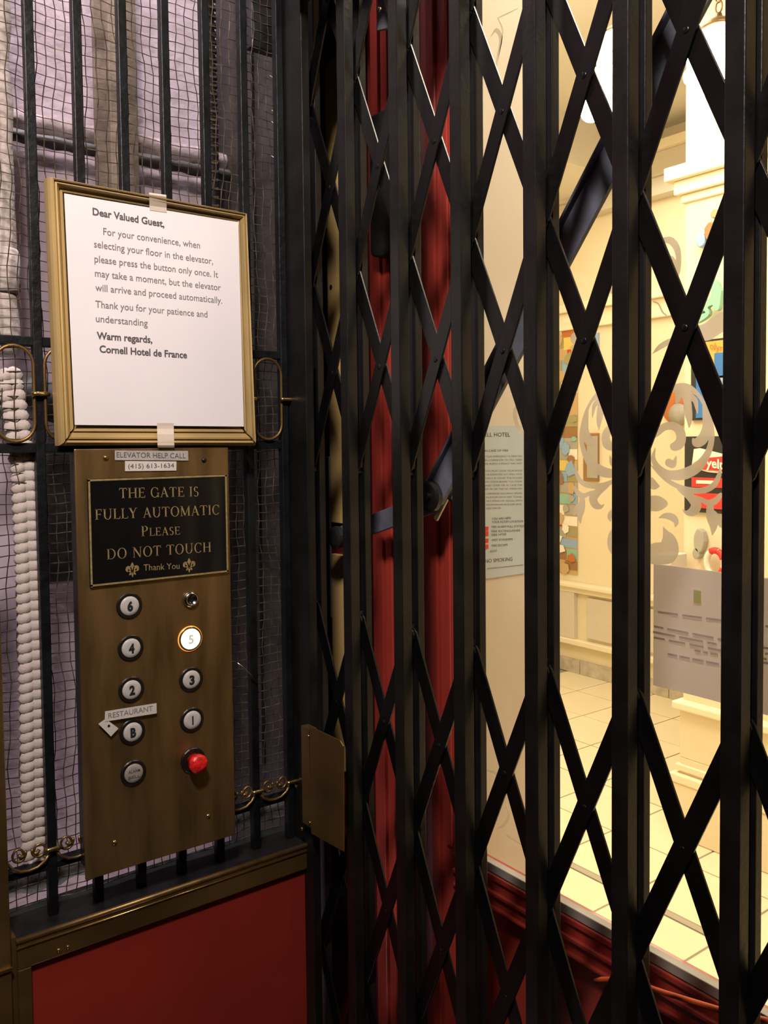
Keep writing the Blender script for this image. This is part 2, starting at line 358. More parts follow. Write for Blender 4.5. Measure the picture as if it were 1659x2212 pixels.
for x in bx:
    mb = MB(); mb.tube([(x-.010, 1.0755, 1.560), (x-.006, 1.0745, 1.5605), (x+.006, 1.0745, 1.5605), (x+.010, 1.0755, 1.560)], .003, 8); mb.build('collar', brassb, cg, 0, True)
    mb = MB(); mb.tube([(x-.010, 1.0755, 1.007), (x-.006, 1.0745, 1.0075), (x+.006, 1.0745, 1.0075), (x+.010, 1.0755, 1.007)], .0028, 8); mb.build('collar', brassb, cg, 0, True)
def scroll(cx):
    mb = MB()
    for s in (-1, 1):
        pts = []
        for i in range(22):
            a = math.radians(-200+i*22); r = .0095-.0002*i
            pts.append((cx+s*(.0118+r*math.cos(a)*.9), 1.078, 1.010+r*math.sin(a)))
        mb.tube(pts, .0016, 5)
        mb.tube([(cx+s*.0118, 1.078, 1.010), (cx+s*.009, 1.078, 1.006), (cx+s*.006, 1.078, 1.008)], .0026, 5)
    mb.tube([(cx-.0245, 1.078, 1.003), (cx-.019, 1.078, .9945), (cx-.010, 1.078, .989), (cx, 1.078, .9875), (cx+.010, 1.078, .989), (cx+.019, 1.078, .9945), (cx+.0245, 1.078, 1.003)], .002, 6)
    return mb
for i in range(-1, 7): scroll(bx[0]+(i+.5)*.0562).build('scroll', brass, cg, 0, True)
# wire mesh: woven, dented wires, each about a millimetre thick
def wob(x, z): return .0022*math.sin(9*x+31*z)+.0018*math.sin(47*x-13*z+1.3)+.0012*math.sin(83*z+29*x), .0018*math.sin(21*z+7*x+2)+.0014*math.sin(61*x+17*z)
mb = MB(); sp = .0124
def wpt(x, z, i, j, s):
    a, b = wob(x, z); bow = .030*math.exp(-((x-.262)/.028)**2) if z > 1.45 else 0
    return (x+a, 1.108-bow*.55+(.0008 if (i+j) % 2 else -.0008)*s+.002*math.sin(37*x+11*z), z+b+bow*.15*math.sin(40*z))
nx = int((.650-.19)/sp); nz = int((2.32-.93)/sp)
for i in range(nx+1):
    for z0, z1 in ((.93, 2.32),):
        x = .19+i*sp; xs = x
        mb.tube([wpt(xs, .93+j*sp, i, j, 1) for j in range(nz+1)], .00065, 4)
for j in range(nz+1):
    z = .93+j*sp
    mb.tube([wpt(.19+i*sp, z, i, j, -1) for i in range(nx+1)], .00065, 4)
mb.build('wire_mesh', wirem, cg, kind='stuff')
mb = MB()
for k in range(14):                  # torn wire ends curling at the upper right
    z = 1.86+k*.016; x = .628+.006*math.sin(k*1.7)
    mb.tube([(x, 1.10, z), (x+.006, 1.095, z-.006), (x+.014, 1.098, z-.016-.004*math.sin(k)), (x+.012, 1.10, z-.03)], .0007, 4)
mb.build('torn_wire', wirem, cg, kind='stuff')
mb = MB(); p1, p2, p3 = onY(513, 1432, 1.07), onY(535, 1450, 1.07), onY(553, 1466, 1.07)
mb.tube([p1, p2, p3], .0012, 6); mb.build('broken_wire', chrome, cg, 0, True, label='bright loose wire end')

# ------------------------------------------------------------------ white pipe behind the mesh, far left; lower part beaded to imitate wire shadows
pc = thing('plastered_pipe', (.262, 1.135, 1.46), 'thick whitish pipe behind the mesh at the far left, above the rings', 'pipe')
mb = MB(); r2 = random.Random(5)
pts = [(.262+.001*math.sin(k), 1.137, 1.61+k*.02) for k in range(38)]
mb.tube(pts, .0, 16, rs=[.0195+.0012*math.sin(k*1.3)+.0008*r2.random() for k in range(38)])
mb.build('pipe', pipem, pc, 0, True)
mb = MB(); mb.lathe([(.021, 0), (.0235, .004), (.0235, .05), (.021, .054)], (.262, 1.137, 1.685), (0, 0, 1), 20); mb.build('plaster_collar', pipem, pc, 0, True)
cd_ = thing('beaded_pipe', (.277, 1.10, .95), 'thick white plaited cord hanging inside the mesh, left of the button panel', 'cord')
def bead(s):  # bead shapes stand in for mesh wire shadows on the pipe
    mb = MB(); vs = []; n = 10
    prof = [(.0, -.0095), (.005, -.008), (.0078, -.003), (.0080, .002), (.0062, .0065), (.0, .0095)]
    mb.lathe([(r_*1.22, h*.9) for r_, h in prof], (0, 0, 0), (s*.95, 0, 1), 10); return mb
bl = bead(-1).build('shadow_bead', pipem, cd_, 0, True); br = bead(1).build('shadow_bead', pipem, cd_, 0, True)
def pipex(z): return .2735+.003*math.sin((z-1)*6)-max(0, z-1.47)*.10
for o_ in (bl, br):
    for v in o_.data.vertices: v.co.y *= .62; v.co.x *= 1.05
first = True; n = 0
z = .985
while z < 1.585:
    x = pipex(z)
    for s, src in ((-1, bl), (1, br)):
        loc = (x+s*(.0066 if s < 0 else .0058), 1.100, z+(0.002 if s > 0 else 0))
        if n < 2: o = src; o.location = loc
        else: o = link_copy(src, 'shadow_bead', cd_, loc)
        o.matrix_parent_inverse = Matrix.Translation(-PL['beaded_pipe']); n += 1
    z += .0122

# ------------------------------------------------------------------ picture frame, notice, tape
pf = thing('picture_frame', (.431, 1.05, 1.4975), 'gilt wooden picture frame hung on the iron bars above the button panel', 'frame')
O = (.2965, .5615, 1.4970, 1.8130); I = (.3155, .5440, 1.5220, 1.7915); YB = 1.074
prof = [(0, 1.058), (0, 1.043), (.06, 1.037), (.16, 1.033), (.24, 1.034), (.28, 1.040), (.34, 1.036), (.42, 1.036), (.62, 1.042), (.66, 1.047), (.72, 1.043), (.84, 1.044), (.97, 1.049), (1, 1.054), (1, 1.058)]
def rail(c0, c1, i0, i1, name, m, gap=0):
    mb = MB(); vs = []; n = len(prof)
    d = (Vector(c1)-Vector(c0)).normalized()
    for (c, i, sg) in ((c0, i0, 1), (c1, i1, -1)):
        for s, y in prof:
            x = c[0]+(i[0]-c[0])*s+d.x*gap*sg; z = c[1]+(i[1]-c[1])*s+d.y*gap*sg
            vs.append((x, y, z))
    fs = [(k, (k+1) % n, (k+1) % n+n, k+n) for k in range(n)]+[tuple(range(n)), tuple(range(2*n-1, n-1, -1))]
    mb.add(vs, fs); return mb.build(name, m, pf)
_m = lambda L_, y: [(onY(a_, b_, y).x, onY(a_, b_, y).z) for a_, b_ in L_]
oc = _m([(131, 963), (555, 963), (534, 459), (106, 379)], 1.035); ic = _m([(164, 919), (524, 921), (511, 482), (141, 420)], 1.044)
rail(oc[0], oc[1], ic[0], ic[1], 'frame_rail', goldh, .003)
rail(oc[1], oc[2], ic[1], ic[2], 'frame_rail', goldw)
rail(oc[2], oc[3], ic[2], ic[3], 'frame_rail', goldh)
rail(oc[3], oc[0], ic[3], ic[0], 'frame_rail', goldw)
B(I[0]-.004, I[1]-.006, 1.0575, 1.0795, I[2]-.012, I[3]+.004).build('backing_board', black, pf)
nt = thing('paper_notice', (.43, 1.056, 1.523), 'white printed guest notice sheet taped over the gilt picture frame', 'notice')
c = _m([(138, 418), (514, 480), (526, 921.5), (161, 918)], 1.0405)
mb = MB(); G_ = 14; vs = []
for j in range(G_+1):
    for i in range(G_+1):
        u, v = i/G_, j/G_
        x = (c[0][0]*(1-u)+c[1][0]*u)*(1-v)+(c[3][0]*(1-u)+c[2][0]*u)*v; z = (c[0][1]*(1-u)+c[1][1]*u)*(1-v)+(c[3][1]*(1-u)+c[2][1]*u)*v
        edge = max(0, abs(u-.5)-.42)*.02
        vs.append((x, 1.0405+.0001*math.sin(5*u+3*v)*math.sin(4*v)-edge*.5, z))
vb = [(x, y+.0003, z) for x, y, z in vs]
q = lambda i, j: j*(G_+1)+i
fs = [(q(i, j), q(i+1, j), q(i+1, j+1), q(i, j+1)) for i in range(G_) for j in range(G_)]
mb.add(vs, fs); mb.add(vb, fs); mb.build('sheet', paper, nt, 0, True)
YT = 1.0402
for s, a, b, bold, m in [
    ('Dear Valued Guest,', (200, 464), (355, 491), .022, inkd), ('For your convenience, when', (223, 507), (432, 537), 0, inkm),
    ('selecting your floor in the elevator,', (203, 534), (460, 571), 0, inkm), ('please press the button only once. It', (204, 566), (471, 600), 0, inkm),
    ('may take a moment, but the elevator', (205, 597), (477, 628), 0, inkm), ('will arrive and proceed automatically.', (206, 628), (480, 656), 0, inkm),
    ('Thank you for your patience and', (206, 664), (448, 686), 0, inkm), ('understanding', (207, 695), (319, 705), 0, inkm),
    ('Warm regards,', (209, 732), (329, 741), .022, inkd), ('Cornell Hotel de France', (215, 761), (404, 774), .022, inkd)]:
    put_text(s, lineY(a, b, .0086, YT), 'printed_line', inkd if bold else inkm, nt, bold+.006)
def quadY(pts, y, name, m, d=.0004, **k):
    mb = MB(); P4 = [onY(*p, y) for p in pts]
    mb.add([tuple(p) for p in P4]+[(p.x, p.y+d, p.z) for p in P4], [(0, 1, 2, 3), (4, 5, 6, 7), (0, 1, 5, 4), (1, 2, 6, 5), (2, 3, 7, 6), (3, 0, 4, 7)])
    return mb.build(name, m, **k)
def tape(px0, px1, ys_, label_):      # ys_: (pixel row, depth) down the strip, bending over the rail
    mb = MB(); vs = []
    for py, y in ys_:
        for px in (px0+(py-ys_[0][0])*.03, px1+(py-ys_[0][0])*.03):
            p = onY(px, py+(px-px0)*.14*(1 if py < 900 else 0), y); vs.append((p.x, y, p.z))
    n = len(ys_); fs = [(2*i, 2*i+1, 2*i+3, 2*i+2) for i in range(n-1)]
    mb.add(vs, fs); mb.add([(x, y+.0002, z) for x, y, z in vs], fs); mb.build('tape_strip', tapem, label=label_, cat='tape')
tape(322, 359, [(416, 1.0335), (420, 1.0325), (426, 1.0345), (436, 1.0375), (444, 1.0398), (454, 1.0400)], 'clear tape strip over the top rail of the gilt frame')
tape(339, 375, [(914, 1.0400), (920, 1.0400), (926, 1.0395), (938, 1.0355), (952, 1.0335), (962, 1.0325), (967, 1.0345)], 'clear tape strip over the bottom rail of the gilt frame')

# ------------------------------------------------------------------ brass button panel
bp = thing('button_panel', (.418, 1.06, .972), 'tall aged brass elevator button panel under the picture frame', 'panel')
XA, XB_, ZA, ZB = .3165, .5165, .9730, 1.4945
mb = MB()
B(XA, XB_, 1.0400, 1.0440, ZA, ZB).build('face_plate', brass, bp, .0012)
B(XA+.006, XB_-.006, 1.0440, 1.079, ZA+.006, ZB-.004).build('back_box', black, bp)
for (px, py), m in (((228, 989), brassb), ((440, 994), ringm), ((247, 1820), brassb), ((449.5, 1763), brassb)):
    p = onY(px, py, 1.04); mb = MB(); mb.lathe([(.0032, 0), (.0030, -.0012), (.0012, -.0022)], (p.x, 1.04, p.z), (0, 1, 0), 14); mb.build('screw', m, bp, 0, True)
def button(x, z, s, kind):
    r = .0145
    if kind == 'lit': mb_ = MB(); mb_.lathe([(r+.0022, -.0002), (r+.0016, -.0016), (r-.001, -.0020), (r-.001, -.0002)], (x, 1.04, z), (0, 1, 0), 32); mb_.build('halo_ring', halom, bp, 0, True)  # ring added for the halo of the lit button
    if kind == 'stop':
        mb = MB(); mb.lathe([(.0165, 0), (.0165, -.002), (.0155, -.003), (.0155, -.0032)], (x, 1.04, z), (0, 1, 0), 28); b = mb.build('stop_button', ringm, bp, 0, False, label='red stop button in black collar')
        mb = MB(); mb.lathe([(.0095, -.003), (.0095, -.012), (.0118, -.013), (.0122, -.018), (.0115, -.021), (.006, -.0225), (.001, -.023)], (x, 1.04, z), (0, 1, 0), 28); mb.build('red_knob', redb, b, 0, True); return
    mb = MB(); mb.lathe([(r+.0018, 0), (r+.0018, -.0012), (r+.0008, -.0022), (r-.0022, -.0022), (r-.0022, -.0005), (.001, -.0005)], (x, 1.04, z), (0, 1, 0), 32)
    lb = {'lit': 'button 5 glowing orange-white', 'bell': 'dull grey alarm bell button'}.get(kind, 'white round button marked '+s)
    b = mb.build('button', brassb if kind == 'lit' else ringm, bp, 0, False, label=lb)
    rr = r-.0026 if kind != 'lit' else r-.0012
    mb = MB(); mb.lathe([(rr, -.0006), (rr, -.0022), (rr*.96, -.0030), (rr*.6, -.0034), (.001, -.0035)], (x, 1.04, z), (0, 1, 0), 32)
    mb.build('button_face', {'lit': lit, 'bell': btng}.get(kind, btnm), b, 0, True)
    if kind == 'bell':
        for t, dz in (('ALARM', .0015), ('BELL', -.0055)):
            put_text(t, lambda u, v, dz=dz: (x-.0075+.015*u, 1.0362, z+dz+.0036*v), 'lettering', inkd, b, .01)
    else:
        h = .0112; wd = h*.64 if s != '1' else h*.16
        if s == '1':
            B(x-.0009, x+.0009, 1.0362, 1.0366, z-h*.5, z+h*.5).build('numeral', inkb, b)
        else:
            put_text(s, lambda u, v: (x-wd/2+wd*u, 1.0362, z-h*.5+h*v), 'numeral', litink if kind == 'lit' else inkb, b, .03 if kind == 'lit' else .055)
for s, x, z, k in (('6', .378, 1.3005, ''), ('4', .3785, 1.248, ''), ('2', .378, 1.196, ''), ('B', .378, 1.143, ''), ('', .378, 1.091, 'bell'),
                   ('5', .457, 1.248, 'lit'), ('3', .457, 1.195, ''), ('1', .457, 1.142, ''), ('', .457, 1.089, 'stop')): button(x, z, s, k)
mb = MB(); mb.lathe([(.0105, 0), (.0105, -.003), (.0085, -.0055), (.0065, -.006), (.006, -.003), (.001, -.003)], (.4585, 1.04, 1.299), (0, 1, 0), 24)
ks = mb.build('key_switch', chrome, bp, 0, True, label='small chrome key switch')
B(.4575, .4595, 1.0345, 1.0372, 1.2945, 1.3035).build('keyway', ringm, ks)
# plaque
pq = thing('plaque', (.426, 1.036, 1.327), 'black plaque with gold lettering about the automatic gate, on the brass panel', 'plaque')
a = onY(188, 1034, 1.036); b = onY(494, 1030, 1.036); zt, zb = a.z-.0005, 1.3292; xl, xr = a.x+.0005, onY(492, 1130, 1.036).x
B(xl, xr, 1.0362, 1.0398, zb, zt).build('plate', plaqm, pq, .0006)
for x0, x1, z0, z1 in ((xl+.0005, xr-.0005, zt-.0028, zt-.0006), (xl+.0005, xr-.0005, zb+.0006, zb+.0028), (xl+.0005, xl+.0028, zb, zt), (xr-.0028, xr-.0005, zb, zt)):
    B(x0, x1, 1.0357, 1.0363, z0, z1).build('gold_border', goldt, pq)
k = lambda x, y: (160+x/4.608, 960+y/4.608)
YP = 1.0358
for s, p0, p1, ch, caps in (('THE GATE IS', (447, 537), (1250, 516), .0125, None), ('FULLY AUTOMATIC', (208, 752), (1455, 697), .0127, None),
                      ('PLEASE', (668, 916), (1060, 897), .0128, [1, .8, .8, .8, .8, .8]), ('DO NOT TOUCH', (325, 1147), (1372, 1068), .0128, None)):
    serif(s, lineY(k(*p0), k(*p1), ch, YP), 'lettering', goldt, pq, caps)
put_text('Thank You', lineY(k(692, 1258), k(1050, 1238), .0082, YP), 'lettering', goldt, pq)
for px, py in ((580, 1252), (1145, 1207)):
    p = onY(*k(px, py), YP); fn = lambda u, v: (p.x+u*.00225, YP, p.z+v*.00225); mb = MB()
    swoosh(mb, [(0, 4.3, .2), (0, 3, 1.6), (0, 1.5, 2.4), (0, 0, 1.5), (0, -2.2, 1.2), (0, -3.9, .3)], fn)
    for s in (-1, 1):
        swoosh(mb, [(s*.4, -.3, .9), (s*1.6, 1.4, 1.7), (s*2.8, 1.5, 1.5), (s*3.1, .2, 1.2), (s*2.4, -.6, .6)], fn)
        swoosh(mb, [(s*.3, -1.0, .8), (s*1.2, -1.9, 1.1), (s*1.8, -2.6, .4)], fn)
    mb.add([fn(-2, -.9), fn(2, -.9), fn(2, -.2), fn(-2, -.2)], [(0, 1, 2, 3)]); mb.build('fleur_de_lis', goldt, pq)
# label tapes
def label(quad, y, s, cap, p0, p1, m, lab, cat, name='label_tape', dk=inkd):
    L = quadY(quad, y, name, m, label=lab, cat=cat)
    put_text(s, lineY(p0, p1, cap, y-.0003), 'lettering', dk, L)
label([(248, 973), (406, 974), (407, 995), (248, 994)], 1.0385, 'ELEVATOR HELP CALL', .0066, (252, 988), (401, 990), stickg, 'glossy label tape reading ELEVATOR HELP CALL on the brass panel', 'label')
label([(270, 996), (381, 997), (381, 1016.5), (270, 1018)], 1.0385, '(415) 613-1634', .0058, (277, 1012), (376, 1010), stick, 'short label tape with the phone number on the brass panel', 'label')
label([(226.5, 1537), (338, 1519), (338.5, 1541), (234, 1559), (223, 1553)], 1.0350, 'RESTAURANT', .0066, (235, 1551), (329, 1534), stick, 'white label tape reading RESTAURANT above button B', 'label') if False else None
L = quadY([(227, 1537), (338, 1519), (338.5, 1541), (226, 1559)], 1.0350, 'label_tape', stick, label='slanted white label tape reading RESTAURANT above button B', cat='label')
put_text('RESTAURANT', lineY((234, 1552), (330, 1535), .0066, 1.0347), 'lettering', inkm, L)
L = quadY([(212.5, 1564), (228, 1553), (256, 1573.5), (239.5, 1591)], 1.0355, 'arrow_label', stick, label='small diamond-shaped white sticker left of button B', cat='label')
p = onY(235, 1568, 1.0352); mb = MB(); mb.lathe([(.0016, 0), (.0016, -.0002)], p, (0, 1, 0), 7); mb.build('dot', ringm, L)

# brass guard plate at the end of the cage
gp = thing('guard_plate', (.63, 1.02, .955), 'brass guard plate riveted to the end of the cage beside the gate', 'plate')
q4 = [onX(*p_, .622) for p_ in [(667, 1568), (734, 1600), (741, 1612), (742, 1840), (672, 1801)]]
mb = MB(); mb.prism([(p_.y, p_.z) for p_ in q4], lambda u, v, h: (.622+.002*h, u, v)); mb.build('plate', brassd, gp, .0005)
B(.622, .634, 1.018, 1.042, .96, 1.10).build('bent_edge', brassd, gp, .0008)
for px, py in ((667, 1590), (670, 1777), (653, 1790)):
    p = onX(px, py, .622); mb = MB(); mb.lathe([(.0028, 0), (.0024, -.0018), (.001, -.0026)], p, (1, 0, 0), 12); mb.build('rivet', brassb, gp, 0, True)

# ================================================================== THE FOLDING GATE
gt = thing('folding_gate', (.666, .6, 0), 'black steel folding scissor gate closing the elevator car', 'gate')
PK = [.399+.1128*k for k in range(-2, 7)]
def pm(x0, x1, hw, z1): return B(x0, x1, -hw, hw, .03, z1)
pa = pm(.650, .6655, .0092, 2.50).build('upright_bar', gatem, gt, .0012)
pb = pm(.6745, .6850, .0092, 2.50).build('upright_bar', gatem, gt, .0010)
inv = Matrix.Translation(-PL['folding_gate'])
for i, y in enumerate(PK):
    for src in (pa, pb):
        o = src if i == 0 else link_copy(src, 'upright_bar', gt, (0, 0, 0))
        o.location = (0, y, 0); o.matrix_parent_inverse = inv
ROWS = [2.361, 2.106, 1.851, 1.596, 1.130, .875, .62, .365]; HZ = .1275; DY = .1128
ang = math.atan2(2*HZ, DY); Ls = math.hypot(DY, 2*HZ)/2+.008
def strip(x, s):
    mb = MB(); w_ = .0098; pts = []
    for e in (1, -1):
        for i in range(7):
            a = math.pi/2*-1+math.pi*i/6
            pts.append((e*(Ls-w_+w_*math.cos(a)*1.0)+0, e*w_*math.sin(a)))
    ca, sa = math.cos(ang*s), math.sin(ang*s)
    mb.prism(pts, lambda u, v, h: (x+.0028*h, u*ca-v*sa, u*sa+v*ca)); return mb
sA = strip(.6668, -1).build('lattice_strip', stripm, gt, .0005); sB = strip(.6704, 1).build('lattice_strip', stripm, gt, .0005)
mb = MB(); mb.lathe([(.0036, 0), (.0033, -.0005), (.002, -.0009), (.0005, -.001)], (.6668, 0, 0), (1, 0, 0), 10); rv = mb.build('rivet', stripm, gt, 0, True)
f1 = True
for r_ in ROWS:
    for i in range(len(PK)-1):
        y = (PK[i]+PK[i+1])/2
        for src, nm in ((sA, 'lattice_strip'), (sB, 'lattice_strip'), (rv, 'rivet')):
            o = src if f1 else link_copy(src, nm, gt, (0, 0, 0))
            o.location = (0, y, r_); o.matrix_parent_inverse = inv
        f1 = False
# rivets and slider blocks in the uprights
mb = MB(); mb.box(.6655, .6745, -.004, .004, -.012, .012); sb = mb.build('slider_block', gatem, gt, .0008)
f1 = True
for y in PK:
    for z in (1.9785, 1.7235, 1.4685, 1.2575, 1.0025, .7475):
        o = sb if f1 else link_copy(sb, 'slider_block', gt, (0, 0, 0)); o.location = (0, y, z); o.matrix_parent_inverse = inv; f1 = False
B(.655, .680, .15, 1.12, 0.005, .03).build('bottom_track', brassd, gt)
# roller bracket on the gate, top
rb = thing('roller_bracket', (.70, 1.0, 2.1), 'grey steel hanger bracket with bolts at the top between the uprights', 'bracket')
u = [onX(*p_, .70) for p_ in [(817, -40), (833, -40), (834, 20), (843, 60), (813, 66), (815, 30)]]
mb = MB(); mb.prism([(p_.y, p_.z) for p_ in u], lambda a_, b_, h: (.70+.006*h, a_, b_)); mb.build('plate', greym, rb, .001)
for px, py in ((821, 22), (851, 32)):
    mb = MB(); p = onX(px, py, .695); mb.lathe([(.004, 0), (.0035, -.004), (.001, -.005)], p, (1, 0, 0), 8); mb.build('bolt', chrome, rb, 0, True)
u = [onX(*p_, .702) for p_ in [(833, 18), (858, 26), (858, 38), (836, 42)]]
mb = MB(); mb.prism([(p_.y, p_.z) for p_ in u], lambda a_, b_, h: (.702+.004*h, a_, b_)); mb.build('lug', greym, rb, .0008)

# ------------------------------------------------------------------ operator arm between gate and landing door
def flatbar(a, b, w_, x, name, m, parent, th=.006):
    a = Vector(a); b = Vector(b); d = (b-a).normalized(); n_ = Vector((-d.y, d.x))*w_/2
    mb = MB(); mb.prism([tuple(a+n_), tuple(b+n_), tuple(b-n_), tuple(a-n_)], lambda u, v, h: (x+th*h, u, v)); return mb.build(name, m, parent, .001)
oa = thing('operator_arm', (.74, .897, 1.417), 'slate-blue steel operator arm slanting up behind the gate', 'arm')
A0 = onX(936, 1072, .74); A1 = onX(1505, -20, .74); A1 = A0+(A1-A0)*1.4
flatbar((A0.y, A0.z), (A1.y, A1.z), .036, .74, 'long_lever', armm, oa)
flatbar((A0.y+.0165, A0.z+.005), (A1.y+.0165, A1.z+.005), .0035, .732, 'lever_lip', armm, oa, .012)
L0 = onX(728, 1160, .748); L1 = onX(940, 1082, .748)
flatbar((L0.y, L0.z), (L1.y, L1.z), .029, .748, 'short_link', armm, oa)
mb = MB(); mb.lathe([(.019, 0), (.021, -.002), (.021, -.008), (.017, -.010), (.006, -.010), (.006, -.014), (.001, -.014)], (.740, A0.y-.0, A0.z), (1, 0, 0), 24); mb.build('pivot_roller', black, oa, 0, False)
flatbar((A0.y+.012, A0.z-.033), (A0.y-.034, A0.z+.028), .007, .752, 'bracket', ivory, oa, .004)  # ivory colour stands in for lobby light catching this edge
mb = MB(); mb.lathe([(.009, 0), (.009, .012), (.004, .014)], (.752, A0.y-.022, A0.z+.002), (1, 0, 0), 12); mb.build('bolt', greym, oa, 0, True)
mb = MB(); mb.lathe([(.0175, 0), (.0175, -.008), (.012, -.010)], (.748, L0.y-.005, L0.z), (1, 0, 0), 18); mb.build('link_roller', black, oa)
# hanging black sleeve in front of the red jamb
hb = thing('lock_cover', (.77, 1.04, 1.78), 'black round-ended cover hanging in front of the red door jamb', 'cover')
y0, y1 = onX(803, 400, .77).y, onX(858, 400, .77).y; zz = onX(830, 556, .77).z
pts = [(y0, 1.98), (y1, 1.98)]+[((y0+y1)/2-(y0-y1)/2*math.cos(a), zz+.012-.012*math.sin(a)) for a in [math.pi*i/8 for i in range(9)]]
mb = MB(); mb.prism(pts, lambda a_, b_, h: (.765+.02*h, a_, b_)); mb.build('cover', black, hb, .003)

# ================================================================== LANDING DOOR AND FRONT WALL
B(.80, .83, 1.0, 1.45, 0, 2.6).build('wall_front', maroon, None, kind='structure')
B(.755, .80, 1.10, 1.26, 2.128, 2.6).build('trim_header', black, None, .002, kind='structure')
jb = thing('trim_jamb', (.8, 1.08, 0), kind='structure')
for a, b_, x in ((1.100, 1.086, .792), (1.084, 1.066, .786), (1.064, 1.048, .790), (1.046, 1.002, .794)):
    B(x, .80, b_, a, 0, 2.6).build('flute', redw, jb, .0015)
ts = thing('wood_strip', (.795, 1.21, .9), 'tan wooden strip standing upright between gate and wall at the left', 'strip')
for z0, z1 in ((.95, 1.355), (1.3275, 2.112)):
    pass
B(.790, .80, 1.1755, 1.217, .95, 1.312).build('strip', tan, ts, .001); B(.790, .80, 1.172, 1.217, 1.365, 2.118).build('strip', tan, ts, .001)
mb = MB(); p = onX(715, 620, .789); mb.lathe([(.0035, 0), (.0035, -.0008)], p, (1, 0, 0), 12); mb.build('hole', ringm, ts)
B(.786, .790, 1.214, 1.228, 1.205, 1.475).build('edge_strip', greym, ts, .0005)
B(.786, .796, 1.155, 1.166, .9, 1.75).build('maroon_bead', maroon, None, .002, label='thin maroon bead standing just right of the tan wooden strip', cat='bead')

d1 = thing('door_1', (.80, .9, 0), kind='structure')
SX = .795
B(SX, .83, .912, .995, 0, 2.75).build('stile', redw, d1, .002)
B(SX-.006, SX, .940, .956, .0, 2.75).build('moulding', redw, d1, .0015)
B(SX-.004, SX, .915, .926, .922, 2.75).build('moulding', redw, d1, .0015)
B(SX+.002, .823, .9075, .912, .922, 2.75).build('glass_bead', ivory, d1)
B(SX, .83, .05, .133, 0, 2.75).build('stile', redw, d1, .002)
B(SX, .829, .133, .912, .865, .9155).build('bottom_rail', redw, d1, .002)
B(SX, .83, .133, .912, .02, .14).build('bottom_rail', redw, d1, .002)
B(SX, .83, .133, .912, 2.55, 2.75).build('top_rail', redw, d1, .002)
B(.812, .822, .133, .912, .14, .865).build('lower_panel', redw, d1)
B(SX-.001, .8055, .133, .912, .9165, .9285).build('glass_bead', stripf, d1, .001)
B(SX-.004, SX, .133, .912, .908, .916).build('moulding', redw, d1, .0015)
B(SX-.006, SX, .133, .912, .888, .894).build('moulding', redw, d1, .0015)
B(SX-.005, SX+.01, .16, .912, .868, .873).build('moulding', redw, d1, .0015)
mb = MB(); mb.box(.8058, .8098, .13, .914, .915, 2.56); gpn = mb.build('glass_pane', glass, d1)
# frosted scrolls on the glass: right half traced from the photograph, mirrored for the left half
XG = .8053; ax_y = .6035
def g5(x, y): p = onX(1180+x/3.463, 780+y/3.463, XG); return p.y, p.z
def g4(x, y): p = onX(1180+x/3.463, 400+y/3.463, XG); return p.y, p.z
KS = .00037/3.463*.0+.000152   # metres per traced unit at this plane
def sc_add(mb, pts, fn, mir):
    q3 = [(*fn(x, y), w_*KS) for x, y, w_ in pts]
    if mir: q3 = [(2*ax_y-a_, b_, c_) for a_, b_, c_ in q3]
    # convert to stroke in (Y,Z) metres
    P_ = [Vector(p_) for p_ in q3]; P_ = [P_[0]*2-P_[1]]+P_+[P_[-1]*2-P_[-2]]; S = []
    for i in range(1, len(P_)-2):
        for j in range(6):
            t = j/6; a_, b_, c_, d_ = P_[i-1:i+3]
            S.append(.5*((2*b_)+(-a_+c_)*t+(2*a_-5*b_+4*c_-d_)*t*t+(-a_+3*b_-3*c_+d_)*t**3))
    S.append(P_[-2]); Lf = []; Rt = []
    for i, s_ in enumerate(S):
        dd = (S[min(i+1, len(S)-1)]-S[max(i-1, 0)]).to_2d(); nn = Vector((-dd.y, dd.x)).normalized()*max(s_.z, .0002)/2
        Lf.append((XG, s_.x+nn.x, s_.y+nn.y)); Rt.append((XG, s_.x-nn.x, s_.y-nn.y))
    kk = len(S); mb.add(Lf+Rt, [(i, i+1, kk+i+1, kk+i) for i in range(kk-1)])
